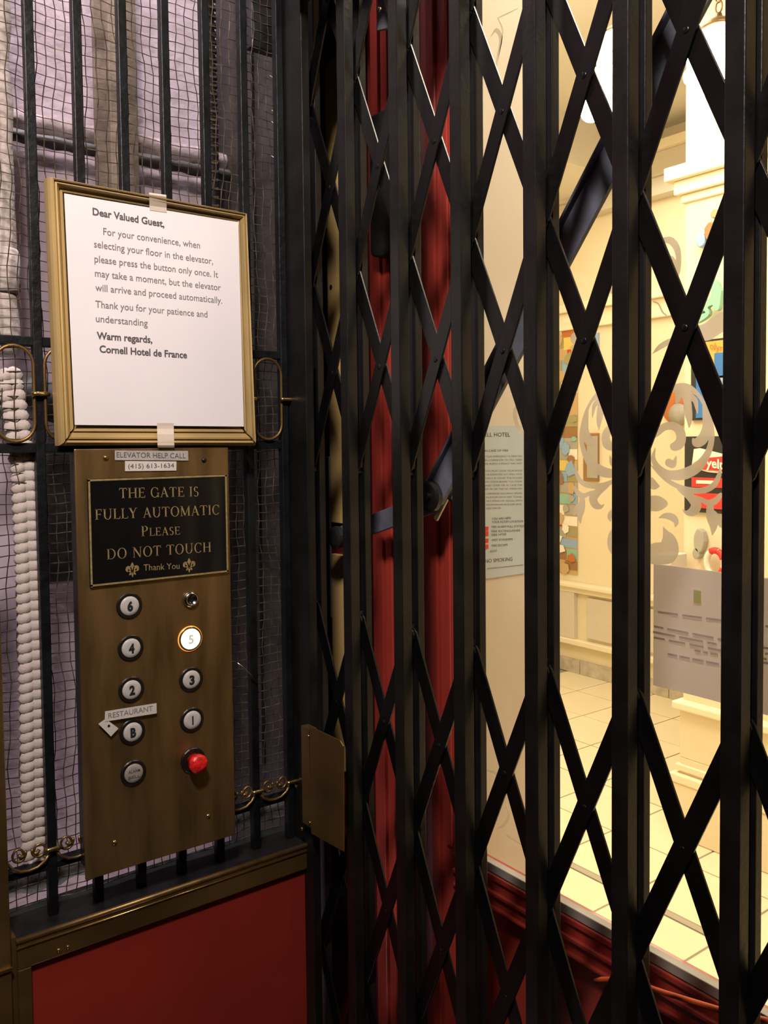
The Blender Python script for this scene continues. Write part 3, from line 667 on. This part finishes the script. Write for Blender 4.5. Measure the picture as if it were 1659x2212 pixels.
STR = [
 (g5, [(900, 215, 5), (960, 205, 60), (1050, 200, 60), (1130, 245, 30), (1190, 340, 30), (1225, 450, 36), (1238, 560, 42), (1212, 680, 50), (1140, 785, 72), (1030, 845, 80), (920, 850, 62), (840, 800, 50), (800, 730, 40), (815, 650, 8)]),
 (g5, [(792, 580, 20), (835, 530, 55), (890, 490, 55), (960, 490, 60), (1005, 540, 75), (1000, 610, 80), (955, 640, 60), (930, 625, 10)]),
 (g5, [(1010, 215, 30), (1050, 290, 60), (1060, 370, 65), (1070, 440, 45), (1068, 505, 4)]),
 (g5, [(1060, 250, 40), (1110, 290, 40), (1125, 350, 25), (1132, 402, 3)]),
 (g5, [(1168, 335, 4), (1190, 420, 45), (1195, 500, 60), (1170, 580, 80), (1120, 610, 60), (1092, 575, 4)]),
 (g5, [(985, 230, 40), (985, 280, 45), (970, 325, 4)]), (g5, [(990, 260, 10), (1020, 262, 16), (1030, 290, 4)]),
 (g5, [(915, 760, 60), (950, 770, 50), (975, 705, 3)]),
 (g5, [(775, 770, 6), (850, 850, 22), (940, 915, 34), (1050, 960, 40), (1170, 968, 42), (1250, 930, 42), (1290, 860, 34), (1300, 800, 10)]),
 (g5, [(1000, 950, 50), (1070, 1010, 60), (1120, 1070, 80), (1100, 1120, 70), (1050, 1135, 30), (1015, 1105, 3)]),
 (g5, [(1090, 1000, 8), (1150, 1030, 28), (1210, 1060, 40), (1265, 1045, 45), (1305, 1000, 30)]),
 (g5, [(1230, 1060, 40), (1225, 1120, 60), (1235, 1180, 70), (1250, 1230, 60), (1240, 1310, 3)]),
 (g5, [(1250, 1150, 60), (1290, 1190, 50), (1305, 1230, 30)]),
 (g5, [(785, 1065, 110), (830, 1065, 112), (880, 1065, 60), (900, 1065, 20)]),
 (g5, [(838, 1175, 3), (890, 1158, 40), (945, 1170, 55), (972, 1205, 40), (960, 1246, 3)]),
 (g5, [(873, 1238, 3), (900, 1300, 60), (920, 1350, 120), (915, 1420, 160), (870, 1470, 100), (830, 1490, 40)]),
 (g5, [(760, 1450, 120), (830, 1440, 160), (900, 1420, 120)]),
 (g5, [(790, 885, 30), (800, 925, 70), (850, 938, 4)]),
 (g4, [(835, 450, 8), (870, 415, 35), (930, 415, 50), (975, 470, 50), (990, 550, 42), (985, 640, 38), (965, 720, 22)]),
 (g4, [(900, 545, 4), (930, 540, 25), (955, 570, 30), (965, 620, 20)]),
 (g4, [(1100, 1060, 8), (1180, 1070, 60), (1250, 1050, 100), (1310, 1000, 90)]), (g4, [(1140, 1130, 20), (1200, 1120, 80), (1260, 1100, 60), (1310, 1080, 40)]),
 (g4, [(795, 1260, 6), (850, 1210, 40), (920, 1170, 40), (960, 1150, 6)]),
 (g4, [(800, 870, 10), (840, 890, 12), (870, 950, 12), (900, 975, 8)]),
]
import numpy as np
def spline(q3, n=6):
    P_ = [Vector(p_) for p_ in q3]; P_ = [P_[0]*2-P_[1]]+P_+[P_[-1]*2-P_[-2]]; S = []
    for i in range(1, len(P_)-2):
        for j in range(n):
            t = j/n; a_, b_, c_, d_ = P_[i-1:i+3]
            S.append(.5*((2*b_)+(-a_+c_)*t+(2*a_-5*b_+4*c_-d_)*t*t+(-a_+3*b_-3*c_+d_)*t**3))
    S.append(P_[-2]); return S
def union(strokes, x, h=.001):        # strokes: lists of (Y, Z, width); one clean flat outline of their union
    SP = [spline(q_) for q_ in strokes]
    y0 = min(p_.x-p_.z for S in SP for p_ in S)-3*h; y1 = max(p_.x+p_.z for S in SP for p_ in S)+3*h
    z0 = min(p_.y-p_.z for S in SP for p_ in S)-3*h; z1 = max(p_.y+p_.z for S in SP for p_ in S)+3*h
    nu, nv = int((y1-y0)/h)+1, int((z1-z0)/h)+1; Fd = np.full((nu, nv), -1.0); U = y0+np.arange(nu)*h; V = z0+np.arange(nv)*h
    for S in SP:
        for a_, b_ in zip(S[:-1], S[1:]):
            m_ = max(a_.z, b_.z)/2+2*h
            i0, i1 = max(0, int((min(a_.x, b_.x)-m_-y0)/h)), min(nu, int((max(a_.x, b_.x)+m_-y0)/h)+2); j0, j1 = max(0, int((min(a_.y, b_.y)-m_-z0)/h)), min(nv, int((max(a_.y, b_.y)+m_-z0)/h)+2)
            if i1 <= i0 or j1 <= j0: continue
            gu = U[i0:i1, None]; gv = V[None, j0:j1]; dx, dy = b_.x-a_.x, b_.y-a_.y
            t = np.clip(((gu-a_.x)*dx+(gv-a_.y)*dy)/(dx*dx+dy*dy+1e-12), 0, 1)
            d_ = np.sqrt((gu-a_.x-t*dx)**2+(gv-a_.y-t*dy)**2); val = np.maximum(a_.z+(b_.z-a_.z)*t, .0002)/2-d_
            Fd[i0:i1, j0:j1] = np.maximum(Fd[i0:i1, j0:j1], val)
    Fd = np.maximum(Fd, -h)
    mb = MB(); idx = {}
    def vid(k_, u, v):
        if k_ not in idx: idx[k_] = len(mb.v); mb.v.append((x, u, v))
        return idx[k_]
    ins = Fd > 0
    for i in range(nu-1):
        for j in range(nv-1):
            c_ = [(i, j), (i+1, j), (i+1, j+1), (i, j+1)]; b_ = [ins[q_] for q_ in c_]
            if not any(b_): continue
            poly = []
            for k_ in range(4):
                A, Bq = c_[k_], c_[(k_+1) % 4]
                if b_[k_]: poly.append(vid(A, U[A[0]], V[A[1]]))
                if b_[k_] != b_[(k_+1) % 4]:
                    t = Fd[A]/(Fd[A]-Fd[Bq]); key = (min(A, Bq), max(A, Bq))
                    poly.append(vid(key, U[A[0]]+(U[Bq[0]]-U[A[0]])*t, V[A[1]]+(V[Bq[1]]-V[A[1]])*t))
            if len(poly) > 2: mb.f.append(tuple(poly))
    return mb
right = [[(*fn(x_, y_), w_*KS) for x_, y_, w_ in pts] for fn, pts in STR]
left = [[(2*ax_y-a_, b_, c_) for a_, b_, c_ in q_] for q_ in right]
union(right+left, XG).build('frosted_scroll', frost, gpn)
def gr(s_, ox, oy): return lambda x, y: (lambda p: (p.y, p.z))(onX(ox+x/s_, oy+y/s_, XG))
for fn, pts in ((gr(2.517, 1000, 0), [(150, 200, 8), (180, 165, 35), (205, 210, 40), (190, 300, 25), (175, 370, 6)]),
                (gr(2.517, 1000, 0), [(185, 100, 6), (240, 75, 14), (300, 45, 6)]), (gr(2.517, 1000, 0), [(190, 100, 10), (215, 170, 14), (200, 280, 12), (185, 360, 5)]),
                (gr(2.517, 1000, 500), [(330, 930, 30), (285, 970, 45), (290, 1040, 45), (330, 1110, 40)]),
                (gr(2.185, 1000, 1200), [(100, 1010, 20), (150, 1025, 30), (172, 1065, 28), (150, 1110, 25), (125, 1120, 5)]),
                (gr(2.185, 1000, 1200), [(160, 1290, 5), (195, 1270, 30), (215, 1225, 30), (200, 1180, 8)]), (gr(2.185, 1000, 1200), [(205, 1320, 25), (250, 1350, 20), (290, 1370, 5)])):
    mb = MB(); sc_add(mb, pts, fn, False); mb.build('frosted_scroll', frost, gpn)
mb = MB(); mb.tube([onX(*p_, .765) for p_ in [(1286, 2120), (1300, 2116), (1330, 2116), (1380, 2126), (1410, 2136), (1440, 2146), (1551, 2180), (1660, 2205)]], .0028, 8)
mb.build('orange_red_rod', orangem, None, 0, True, label='thin orange-red rod slanting across the door below the glass', cat='rod')  # thin orange-red tube slanting across the door

# paper fixed to the lobby side of the glass, and its show-through printing
XP = .8112
gs = thing('door_notice', (XP, .5, 1.22), 'grey-looking paper sheet stuck behind the door glass, seen from its back', 'sheet')
ys = (.592, .26); z0a, z1a = 1.2235, 1.3605
mb = MB(); n_ = 12
vs = [(XP+.0012*math.sin(i*.9), ys[0]+(ys[1]-ys[0])*i/n_, zz_) for zz_ in (z0a, z1a) for i in range(n_+1)]
vs2 = [(x+.0003, y, z) for x, y, z in vs]; fs = [(i, i+1, n_+2+i, n_+1+i) for i in range(n_)]
mb.add(vs, fs); mb.add(vs2, fs); mb.build('sheet', greypap, gs, 0, True)
def showline(px0, py0, px1, py1, seed):
    rr = random.Random(seed); a = onX(px0, py0, XP-.0016); b = onX(px1, py1, XP-.0016); u = 0; mb = MB()
    while u < 1:
        l = .05+rr.random()*.1; e = min(1, u+l); q_ = [a.lerp(b, u), a.lerp(b, e)]
        mb.add([(q_[0].x, q_[0].y, q_[0].z-.0012), (q_[1].x, q_[1].y, q_[1].z-.0012), (q_[1].x, q_[1].y, q_[1].z+.0012), (q_[0].x, q_[0].y, q_[0].z+.0012)], [(0, 1, 2, 3)]); u = e+.025
    mb.build('faint_print', shade, gs)
for i, l in enumerate([(1421, 1322, 1800, 1372), (1412, 1353, 1800, 1428), (1410, 1365, 1800, 1440), (1412, 1377, 1800, 1452), (1500, 1405, 1700, 1440), (1442, 1413, 1640, 1452)]): showline(*l, i)
p0, p1 = onX(1498, 1274, XP-.0016), onX(1514, 1304, XP-.0016)
B(p0.x, p0.x+.0002, p1.y, p0.y, p1.z, p0.z).build('faint_logo', glow, gs)

# ================================================================== LOBBY
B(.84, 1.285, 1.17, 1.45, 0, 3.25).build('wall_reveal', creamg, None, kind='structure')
B(1.145, 1.285, 1.45, 3.85, 0, 3.25).build('wall_lobby_front', cream, None, kind='structure')
B(1.18, 4.5, 3.85, 3.95, 0, 3.25).build('wall_lobby_left', cream, None, kind='structure')
B(4.27, 4.40, -1.2, 3.85, 0, 3.25).build('wall_lobby_far', cream, None, kind='structure')
B(.84, 4.5, -1.3, -1.2, 0, 3.25).build('wall_lobby_right', cream, None, kind='structure')
B(.84, 4.5, -1.3, 3.95, 3.25, 3.30).build('ceiling', ceilm, None, kind='structure')
B(.83, .84, -1.2, .05, 0, 3.25).build('wall_lobby_entry', cream, None, kind='structure')
B(.83, .84, .05, 1.17, 2.75, 3.25).build('wall_door_head', cream, None, kind='structure')
B(2.3, 4.27, 3.2, 3.85, 2.985, 3.25).build('ceiling_soffit', ceilm, None, kind='structure')
cm = thing('trim_cornice', (4.27, 3, 2.19), kind='structure')
for z0, z1, d, m in ((2.19, 2.225, .03, ivory), (2.225, 2.30, .015, ivory), (2.30, 2.35, .05, ivory), (2.86, 2.96, .10, creamg), (2.96, 3.085, .13, creamg), (3.085, 3.135, .17, ivory)):  # lower greyish-cream band has shade put into its colour
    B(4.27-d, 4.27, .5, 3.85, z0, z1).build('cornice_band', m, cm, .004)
cr = thing('trim_chairrail', (4.27, 3, .55), kind='structure')
B(4.20, 4.27, 2.0, 3.85, .555, .585).build('rail_cap', ivory, cr, .008); B(4.23, 4.27, 2.0, 3.85, .52, .555).build('rail_bed', ivory, cr, .006)
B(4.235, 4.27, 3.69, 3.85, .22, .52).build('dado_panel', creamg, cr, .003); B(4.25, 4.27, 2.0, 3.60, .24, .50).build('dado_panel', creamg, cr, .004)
B(4.22, 4.27, 2.0, 3.85, .185, .22).build('base_mould', ivory, cr, .006)
sk = thing('baseboard_far', (4.25, 3, 0), kind='structure')
yy = 3.85
for wdt in (.20, .33, .33, .33, .33, .33): B(4.245, 4.268, yy-wdt+.004, yy, 0, .085).build('skirting_tile', stonem, sk, .002); yy -= wdt
# floor tiles
B(.83, 4.4, -1.3, 3.95, -.05, -.004).build('lobby_subfloor', groutm, fl)
tx = [.985, 1.315, 1.645, 1.97, 2.285, 2.315, 2.63, 2.96, 3.295, 3.62, 3.955, 4.27]; ty = [1.44+.331*k_ for k_ in range(-6, 8)]
meshes = {}
for i in range(len(tx)-1):
    for j in range(len(ty)-1):
        x0, x1 = tx[i]+.004, tx[i+1]-.004
        if i == 4: continue
        y0, y1 = ty[j]+.004, min(ty[j+1], 3.85)-.004
        key = (round(x1-x0, 3), round(y1-y0, 3))
        if key not in meshes:
            o = B(0, x1-x0, 0, y1-y0, -.006, 0).build('tile', tilem, fl, .0015); meshes[key] = o
        else: o = link_copy(meshes[key], 'tile', fl, (0, 0, 0))
        o.location = (x0, y0, .0004*((i*7+j*3) % 3)-.0008)
B(2.287, 2.313, -1.1, 3.85, -.005, .0005).build('threshold_strip', stripf, fl)
# pier with pedestal and capital
pr = thing('trim_pier', (3.0, 1.4, 0), kind='structure')
B(2.82, 3.25, .6, 1.925, .50, 3.25).build('shaft', cream, pr, .003)
B(2.80, 3.27, .6, 1.925, .30, .485).build('pedestal', cream, pr, .003); B(2.80, 3.27, .6, 1.925, 0.02, .30).build('pedestal', cream, pr, .003)
B(2.775, 3.27, .6, 1.945, .485, .515).build('pedestal_cap', ivory, pr, .006)
B(2.79, 3.27, .6, 1.938, .250, .275).build('base_mould', ivory, pr, .004); B(2.775, 3.27, .6, 1.955, .205, .240).build('base_mould', ivory, pr, .006)
B(2.78, 3.27, .6, 1.95, 0, .205).build('plinth', cream, pr, .004)
for z0, z1, d in ((2.36, 2.39, .012), (2.39, 2.44, .03), (2.44, 2.49, .055)): B(2.82-d, 3.27, .6, 1.925+d, z0, z1).build('capital_band', ivory, pr, .005)
# posters and small reliefs on the pier
def rectX(px0, py0, px1, py1, x, d, name, m, parent=None, bevel=.0005, **k):
    a = onX(px0, py0, x); b = onX(px1, py1, x)
    return B(x-d, x, min(a.y, b.y), max(a.y, b.y), min(a.z, b.z), max(a.z, b.z)).build(name, m, parent, bevel, **k)
def mkthing(name, p, label, cat): return thing(name, tuple(p), label, cat)
po = mkthing('travel_poster', onX(1540, 905, 2.82), 'orange and blue poster on the cream pier, topmost of the column', 'poster')
rectX(1497, 738, 1600, 905, 2.82, .012, 'black_frame', P['black'], po)
rectX(1504, 741, 1600, 812, 2.806, .002, 'orange_field', P['orange'], po); rectX(1504, 812, 1600, 900, 2.806, .002, 'blue_field', P['blue'], po)
rectX(1543, 763, 1575, 815, 2.803, .001, 'blue_block', P['blue'], po); rectX(1547, 812, 1575, 835, 2.803, .001, 'pale_block', P['lblue'], po); rectX(1500, 770, 1518, 790, 2.803, .001, 'cream_block', P['white'], po)
put_text('olyr', lineX((1533, 754), (1561, 760), .028, 2.8005), 'lettering', P['brown'], po)
sf = mkthing('sticker_board', onX(1540, 1110, 2.82), 'black board with red and white review stickers on the pier', 'board')
rectX(1483, 943, 1600, 1112, 2.82, .012, 'board', P['black'], sf)
u = [onX(*p_, 2.806) for p_ in [(1499, 970), (1512, 968), (1600, 990), (1600, 1026), (1530, 1020), (1494, 1010)]]
mb = MB(); mb.prism([(p_.y, p_.z) for p_ in u], lambda a_, b_, h: (2.806-.001*h, a_, b_)); mb.build('white_sticker', P['white'], sf)
u = [onX(*p_, 2.803) for p_ in [(1520, 990), (1600, 982), (1600, 1022), (1500, 1012)]]
mb = MB(); mb.prism([(p_.y, p_.z) for p_ in u], lambda a_, b_, h: (2.803-.001*h, a_, b_)); mb.build('red_sticker', P['red'], sf)
u = [onX(*p_, 2.8015) for p_ in [(1497, 1000), (1515, 991), (1521, 999), (1508, 1009), (1497, 1008)]]
mb = MB(); mb.prism([(p_.y, p_.z) for p_ in u], lambda a_, b_, h: (2.8015-.001*h, a_, b_)); mb.build('orange_patch', P['orange'], sf)
put_text('yelp', lineX((1525, 1008), (1566, 1014), .034, 2.7995), 'lettering', P['white'], sf, .03)
rectX(1494, 1031, 1600, 1056, 2.805, .001, 'red_sticker', P['red'], sf); rectX(1496, 1064, 1600, 1103, 2.805, .001, 'red_sticker', P['red'], sf)
rectX(1504, 1037, 1545, 1046, 2.803, .0008, 'white_strip', P['white'], sf, 0)
ft = mkthing('wall_ornament', onX(1520, 540, 2.80), 'small blue feathered ornament high on the cream pier', 'ornament')
def blobs(lst, x, parent, fac=1):
    for j, (px, py, rx, ry, m, nm) in enumerate(lst):
        p = onX(px, py, x); s_ = x/ray(px, py).x/F; mb = MB(); vs = []
        n = 14; rr = random.Random(int(px+py))
        prof_ = [(math.cos(2*math.pi*i/n)*(1+.18*rr.random())*rx*s_, math.sin(2*math.pi*i/n)*(1+.18*rr.random())*ry*s_) for i in range(n)]
        mb.prism(prof_, lambda a_, b_, h, p=p: (x+.02-.03*h, p.y+a_, p.z+b_)); mb.build(nm, P[m], parent, .004)
blobs([(1516, 520, 11, 14, 'lblue', 'blue_tuft'), (1537, 500, 14, 18, 'brown', 'brown_body'), (1546, 462, 9, 9, 'olive', 'green_head')], 2.80, ft)
sh = mkthing('wall_ornament', onX(1540, 700, 2.80), 'teal scrolled relief ornament on the cream pier', 'ornament')
fn = lambda a_, b_: onX(1180+a_/3.463, 400+b_/3.463, 2.79)
mb = union([[(fn(a_, b_).y, fn(a_, b_).z, c_*.00045) for a_, b_, c_ in pts] for pts in ([(1120, 1040, 8), (1170, 1000, 50), (1230, 960, 30), (1200, 900, 45), (1260, 870, 60), (1290, 800, 70), (1270, 740, 60), (1230, 760, 20)], [(1160, 1010, 20), (1180, 940, 40), (1230, 900, 30)], [(1280, 870, 50), (1300, 920, 40), (1310, 800, 50)], [(1240, 700, 6), (1280, 720, 30), (1310, 780, 30)])], 2.79, .003)
rl = mb.build('relief', P['teal'], sh); so = rl.modifiers.new('solid', 'SOLIDIFY'); so.thickness = .02
fs_ = mkthing('wall_ornament', onX(1515, 1210, 2.80), 'grey fish-shaped ornament low on the cream pier', 'ornament')
blobs([(1512, 1168, 12, 24, 'grey', 'body'), (1506, 1195, 8, 12, 'grey', 'tail')], 2.80, fs_)
rg = mkthing('life_ring', onX(1545, 1235, 2.79), 'small red and white ring ornament low on the pier', 'ornament')
p = onX(1545, 1216, 2.79); 
mb = MB(); mb.tube([(2.79, p.y+.035*math.cos(a), p.z+.045*math.sin(a)) for a in [i*math.pi/12 for i in range(24)]], .011, 8, True); mb.build('ring', P['white'], rg, 0, True)
for a0 in (200, 60, 110, 250):
    mb = MB(); mb.tube([(2.789, p.y+.035*math.cos(math.radians(a0+i*8)), p.z+.045*math.sin(math.radians(a0+i*8))) for i in range(7)], .0122, 8); mb.build('red_band', P['red'], rg, 0, True)
sb_ = rectX(1448, 1191, 1484, 1230, 2.80, .10, 'wall_box', creamg, None, .003, label='plain greyish-beige box on the left edge of the pier', cat='box')
# collage and small pictures on the far wall
co = mkthing('photo_collage', onX(1225, 1240, 4.26), 'tall colourful photo collage on the far lobby wall', 'collage')
rectX(1196, 678, 1248, 1242, 4.268, .006, 'backing', P['tan'], co)
rc = random.Random(12); seq = ['lblue', 'white', 'olive', 'tan', 'olive', 'tan', 'olive', 'brown', 'rust', 'grey', 'white', 'lblue', 'grey', 'yellow', 'lblue', 'tan', 'teal', 'white', 'red', 'grey', 'tan', 'brown', 'tan']
yy = 682
for i, m in enumerate(seq):
    hgt = 24
    xs_ = [1198, 1198+12+rc.random()*26, 1247]
    rectX(xs_[0], yy, xs_[1], yy+hgt-1, 4.2615, .002+.002*rc.random(), 'photo', P[m], co, 0)
    rectX(xs_[1]+1, yy, xs_[2], yy+hgt-1, 4.2615, .002+.002*rc.random(), 'photo', P[seq[(i*5+3) % len(seq)]], co, 0); yy += hgt
for i in range(26):
    px_, py_ = 1203+rc.random()*42, 690+i*21.5; p = onX(px_, py_, 4.255); a_ = rc.random()*3; w1, h1 = .02+.03*rc.random(), .02+.03*rc.random()
    pts_ = [(math.cos(a_+t)*w1*(.7+.5*rc.random()), math.sin(a_+t)*h1*(.7+.5*rc.random())) for t in (0, 1.1, 2.1, 3.2, 4.3, 5.3)]
    mb = MB(); mb.prism(pts_, lambda u, v, h: (4.255-.002*h-.0001*i, p.y+u, p.z+v)); mb.build('cutout', P[seq[(i*7+1) % len(seq)]], co)
fp = mkthing('framed_picture', onX(1279, 1040, 4.26), 'brown framed picture on the far wall right of the collage', 'picture')
rectX(1264, 936, 1295, 1040, 4.268, .02, 'frame', P['brown'], fp, .002); rectX(1268, 942, 1291, 1033, 4.247, .002, 'print', P['grey'], fp, 0)
fb = mkthing('framed_picture', onX(1279, 776, 4.26), 'small blue picture on the far wall, upper right of the collage', 'picture')
rectX(1272, 722, 1295, 768, 4.268, .015, 'print', P['lblue'], fb, .001); rectX(1276, 736, 1288, 760, 4.252, .002, 'figure', P['tan'], fb, 0)
ff = mkthing('framed_picture', onX(1440, 900, 4.26), 'orange-brown round plate hanging on the far wall beside the pier', 'plate')
p = onX(1462, 878, 4.25); mb = MB(); mb.lathe([(.10, .02), (.10, 0), (.085, -.012), (.04, -.01), (.001, -.01)], (4.25, p.y, p.z), (1, 0, 0), 28); mb.build('plate', P['rust'], ff, 0, True)
mb = MB(); mb.lathe([(.06, .02), (.06, -.012), (.001, -.013)], (4.24, p.y-.02, p.z-.045), (1, 0, 0), 20); mb.build('medallion', P['grey'], ff, 0, True)
ff.name = 'wall_plate'
# evacuation sheet on the reveal wall
YR = 1.1685
es = thing('evacuation_sheet', (1.17, 1.17, 1.24), 'pale blue hotel fire evacuation sheet on the cream wall beyond the glass', 'sheet')
a = onY(1030, 920, YR); b = onY(1160, 920, YR)
B(onY(1002, 920, YR).x, onY(1146, 920, YR).x, YR, YR+.0008, onY(1052, 1250, YR).z, onY(1090, 920, YR).z).build('sheet', blupap, es)
def etx(s_, x0, x1, y, y2=None, cap=.004, m=inkd, bold=0):
    put_text(s_, lineY((x0, y), (x1, y2 if y2 is not None else y), cap, YR-.0004), 'printed_line', m, es, bold)
S_ = 5.267
def ex(a_, b_): return 1000+a_/S_, 880+b_/S_
etx('CORNELL HOTEL', 1012, 1102, 943, 943, .0078)
etx('IN CASE OF FIRE', 1046, 1098, 976, 975, .0040)
body = ['YOUR EMERGENCY IS DIRECTED', 'IN CORRIDOR TO TELL NEED', 'HE ALERTS A POLICE WILL NOT', '', 'YOU MUST LEAVE YOUR ROOM', 'THE ROOM FOR NOT OPEN DOOR', 'ONLY IF CLEAR THE ROOMS', 'TRY DOOR BEHIND YOU DOOR', 'AND STAIR OR IN CASE THE', 'GO BE ON THE NO WINDOWS']
yb = 988
for i, s_ in enumerate(body):
    if s_: etx(s_, 1048, 1128, yb, yb-1, .0032, inkm)
    yb += 7.8
yb = 1068
for s_ in ['CORRIDOR HAS HEAVY SMOKE', 'IN ROOM WITH WET TOWEL', 'TRY WINDOW SIGNAL WITH', 'ROOM REMAIN IN ROOM UNTIL', 'HELP ARRIVES']:
    etx(s_, 1050, 1128 if s_ != 'HELP ARRIVES' else 1082, yb, yb-1, .0032, inkm); yb += 8
for s_, y, x1 in (('YOU ARE HERE', 1123, 1104), ('YOUR ROOM LOCATION', 1130, 1130), ('FIRE ALARM PULL STATION', 1140.5, 1134), ('FIRE EXTINGUISHER', 1150, 1124), ('FIRE HOSE', 1158, 1094), ('WET STANDPIPE', 1169, 1108), ('FIRE ESCAPE', 1181, 1097), ('- EXIT', 1194, 1074)):
    etx(s_, 1062 if s_[0] != '-' else 1055, x1, y, y-2, .0042, inkd)
etx('NO SMOKING', 1048, 1107, 1216, 1211, .0070)
mb = MB(); q_ = [onY(1052, 1228, YR-.0004), onY(1130, 1220, YR-.0004)]; mb.tube(q_, .0004, 4); mb.build('rule_line', inkm, es)
for y in (1142, 1153, 1168, 1181):
    p = onY(1052, y, YR-.0004); B(p.x-.004, p.x+.0035, YR-.0006, YR, p.z-.004, p.z+.004).build('red_symbol', P['red'], es)

# ------------------------------------------------------------------ pendant lamps
def pendant(x, px, py, r_, lab, second=None):
    p = onX(px, py, x)
    t = thing('pendant_lamp', (p.x, p.y, p.z), lab, 'lamp')
    mb = MB(); pr_ = [(.02, r_*1.05)]+[(r_*math.sin(math.radians(a)), r_*math.cos(math.radians(a))*1.15) for a in range(20, 181, 16)]
    mb.lathe([(r__, h) for r__, h in pr_], p, (0, 0, 1), 24); mb.build('glass_globe', globe, t, 0, True)
    mb = MB(); mb.lathe([(r_*.62, r_*.98), (r_*.58, r_*1.08), (r_*.3, r_*1.28), (.012, r_*1.34), (.008, r_*1.5)], p, (0, 0, 1), 24); mb.build('bronze_cap', bronze, t, 0, True)
    zc = p.z+r_*1.5
    while zc < 3.24:
        mb = MB(); mb.tube([(p.x, p.y+.011*math.cos(a), zc+.018+.018*math.sin(a)) for a in [i*math.pi/5 for i in range(10)]], .003, 5, True); mb.build('chain_link', bronze, t, 0, True); zc += .031
    mb = MB(); mb.lathe([(.05, 0), (.05, -.01), (.02, -.03), (.005, -.035)], (p.x, p.y, 3.25), (0, 0, 1), 20); mb.build('ceiling_rose', bronze, t, 0, True)
    for (sx, sy, sr) in second or ():
        q_ = onX(sx, sy, x); mb = MB(); mb.lathe([(sr*math.sin(math.radians(a)), sr*math.cos(math.radians(a))) for a in range(4, 180, 16)], q_, (0, 0, 1), 20); mb.build('small_globe', globe, t, 0, True)
    l = bpy.data.lights.new('pendant_bulb', 'POINT'); l.energy = 3.5; l.color = (1, .87, .65); l.shadow_soft_size = .05
    o = bpy.data.objects.new('pendant_bulb', l); COL.objects.link(o); o.location = (p.x-.0, p.y, p.z-r_*1.4)
pendant(2.4, 1330, 115, .068, 'glowing white pendant lamp left of the pier, lower and farther left', [(1307, 203, .092), (1277, 240, .038)])
pendant(2.4, 1552, 130, .092, 'glowing white pendant lamp with bronze cap hanging in front of the pier', [(1497, 165, .03)])
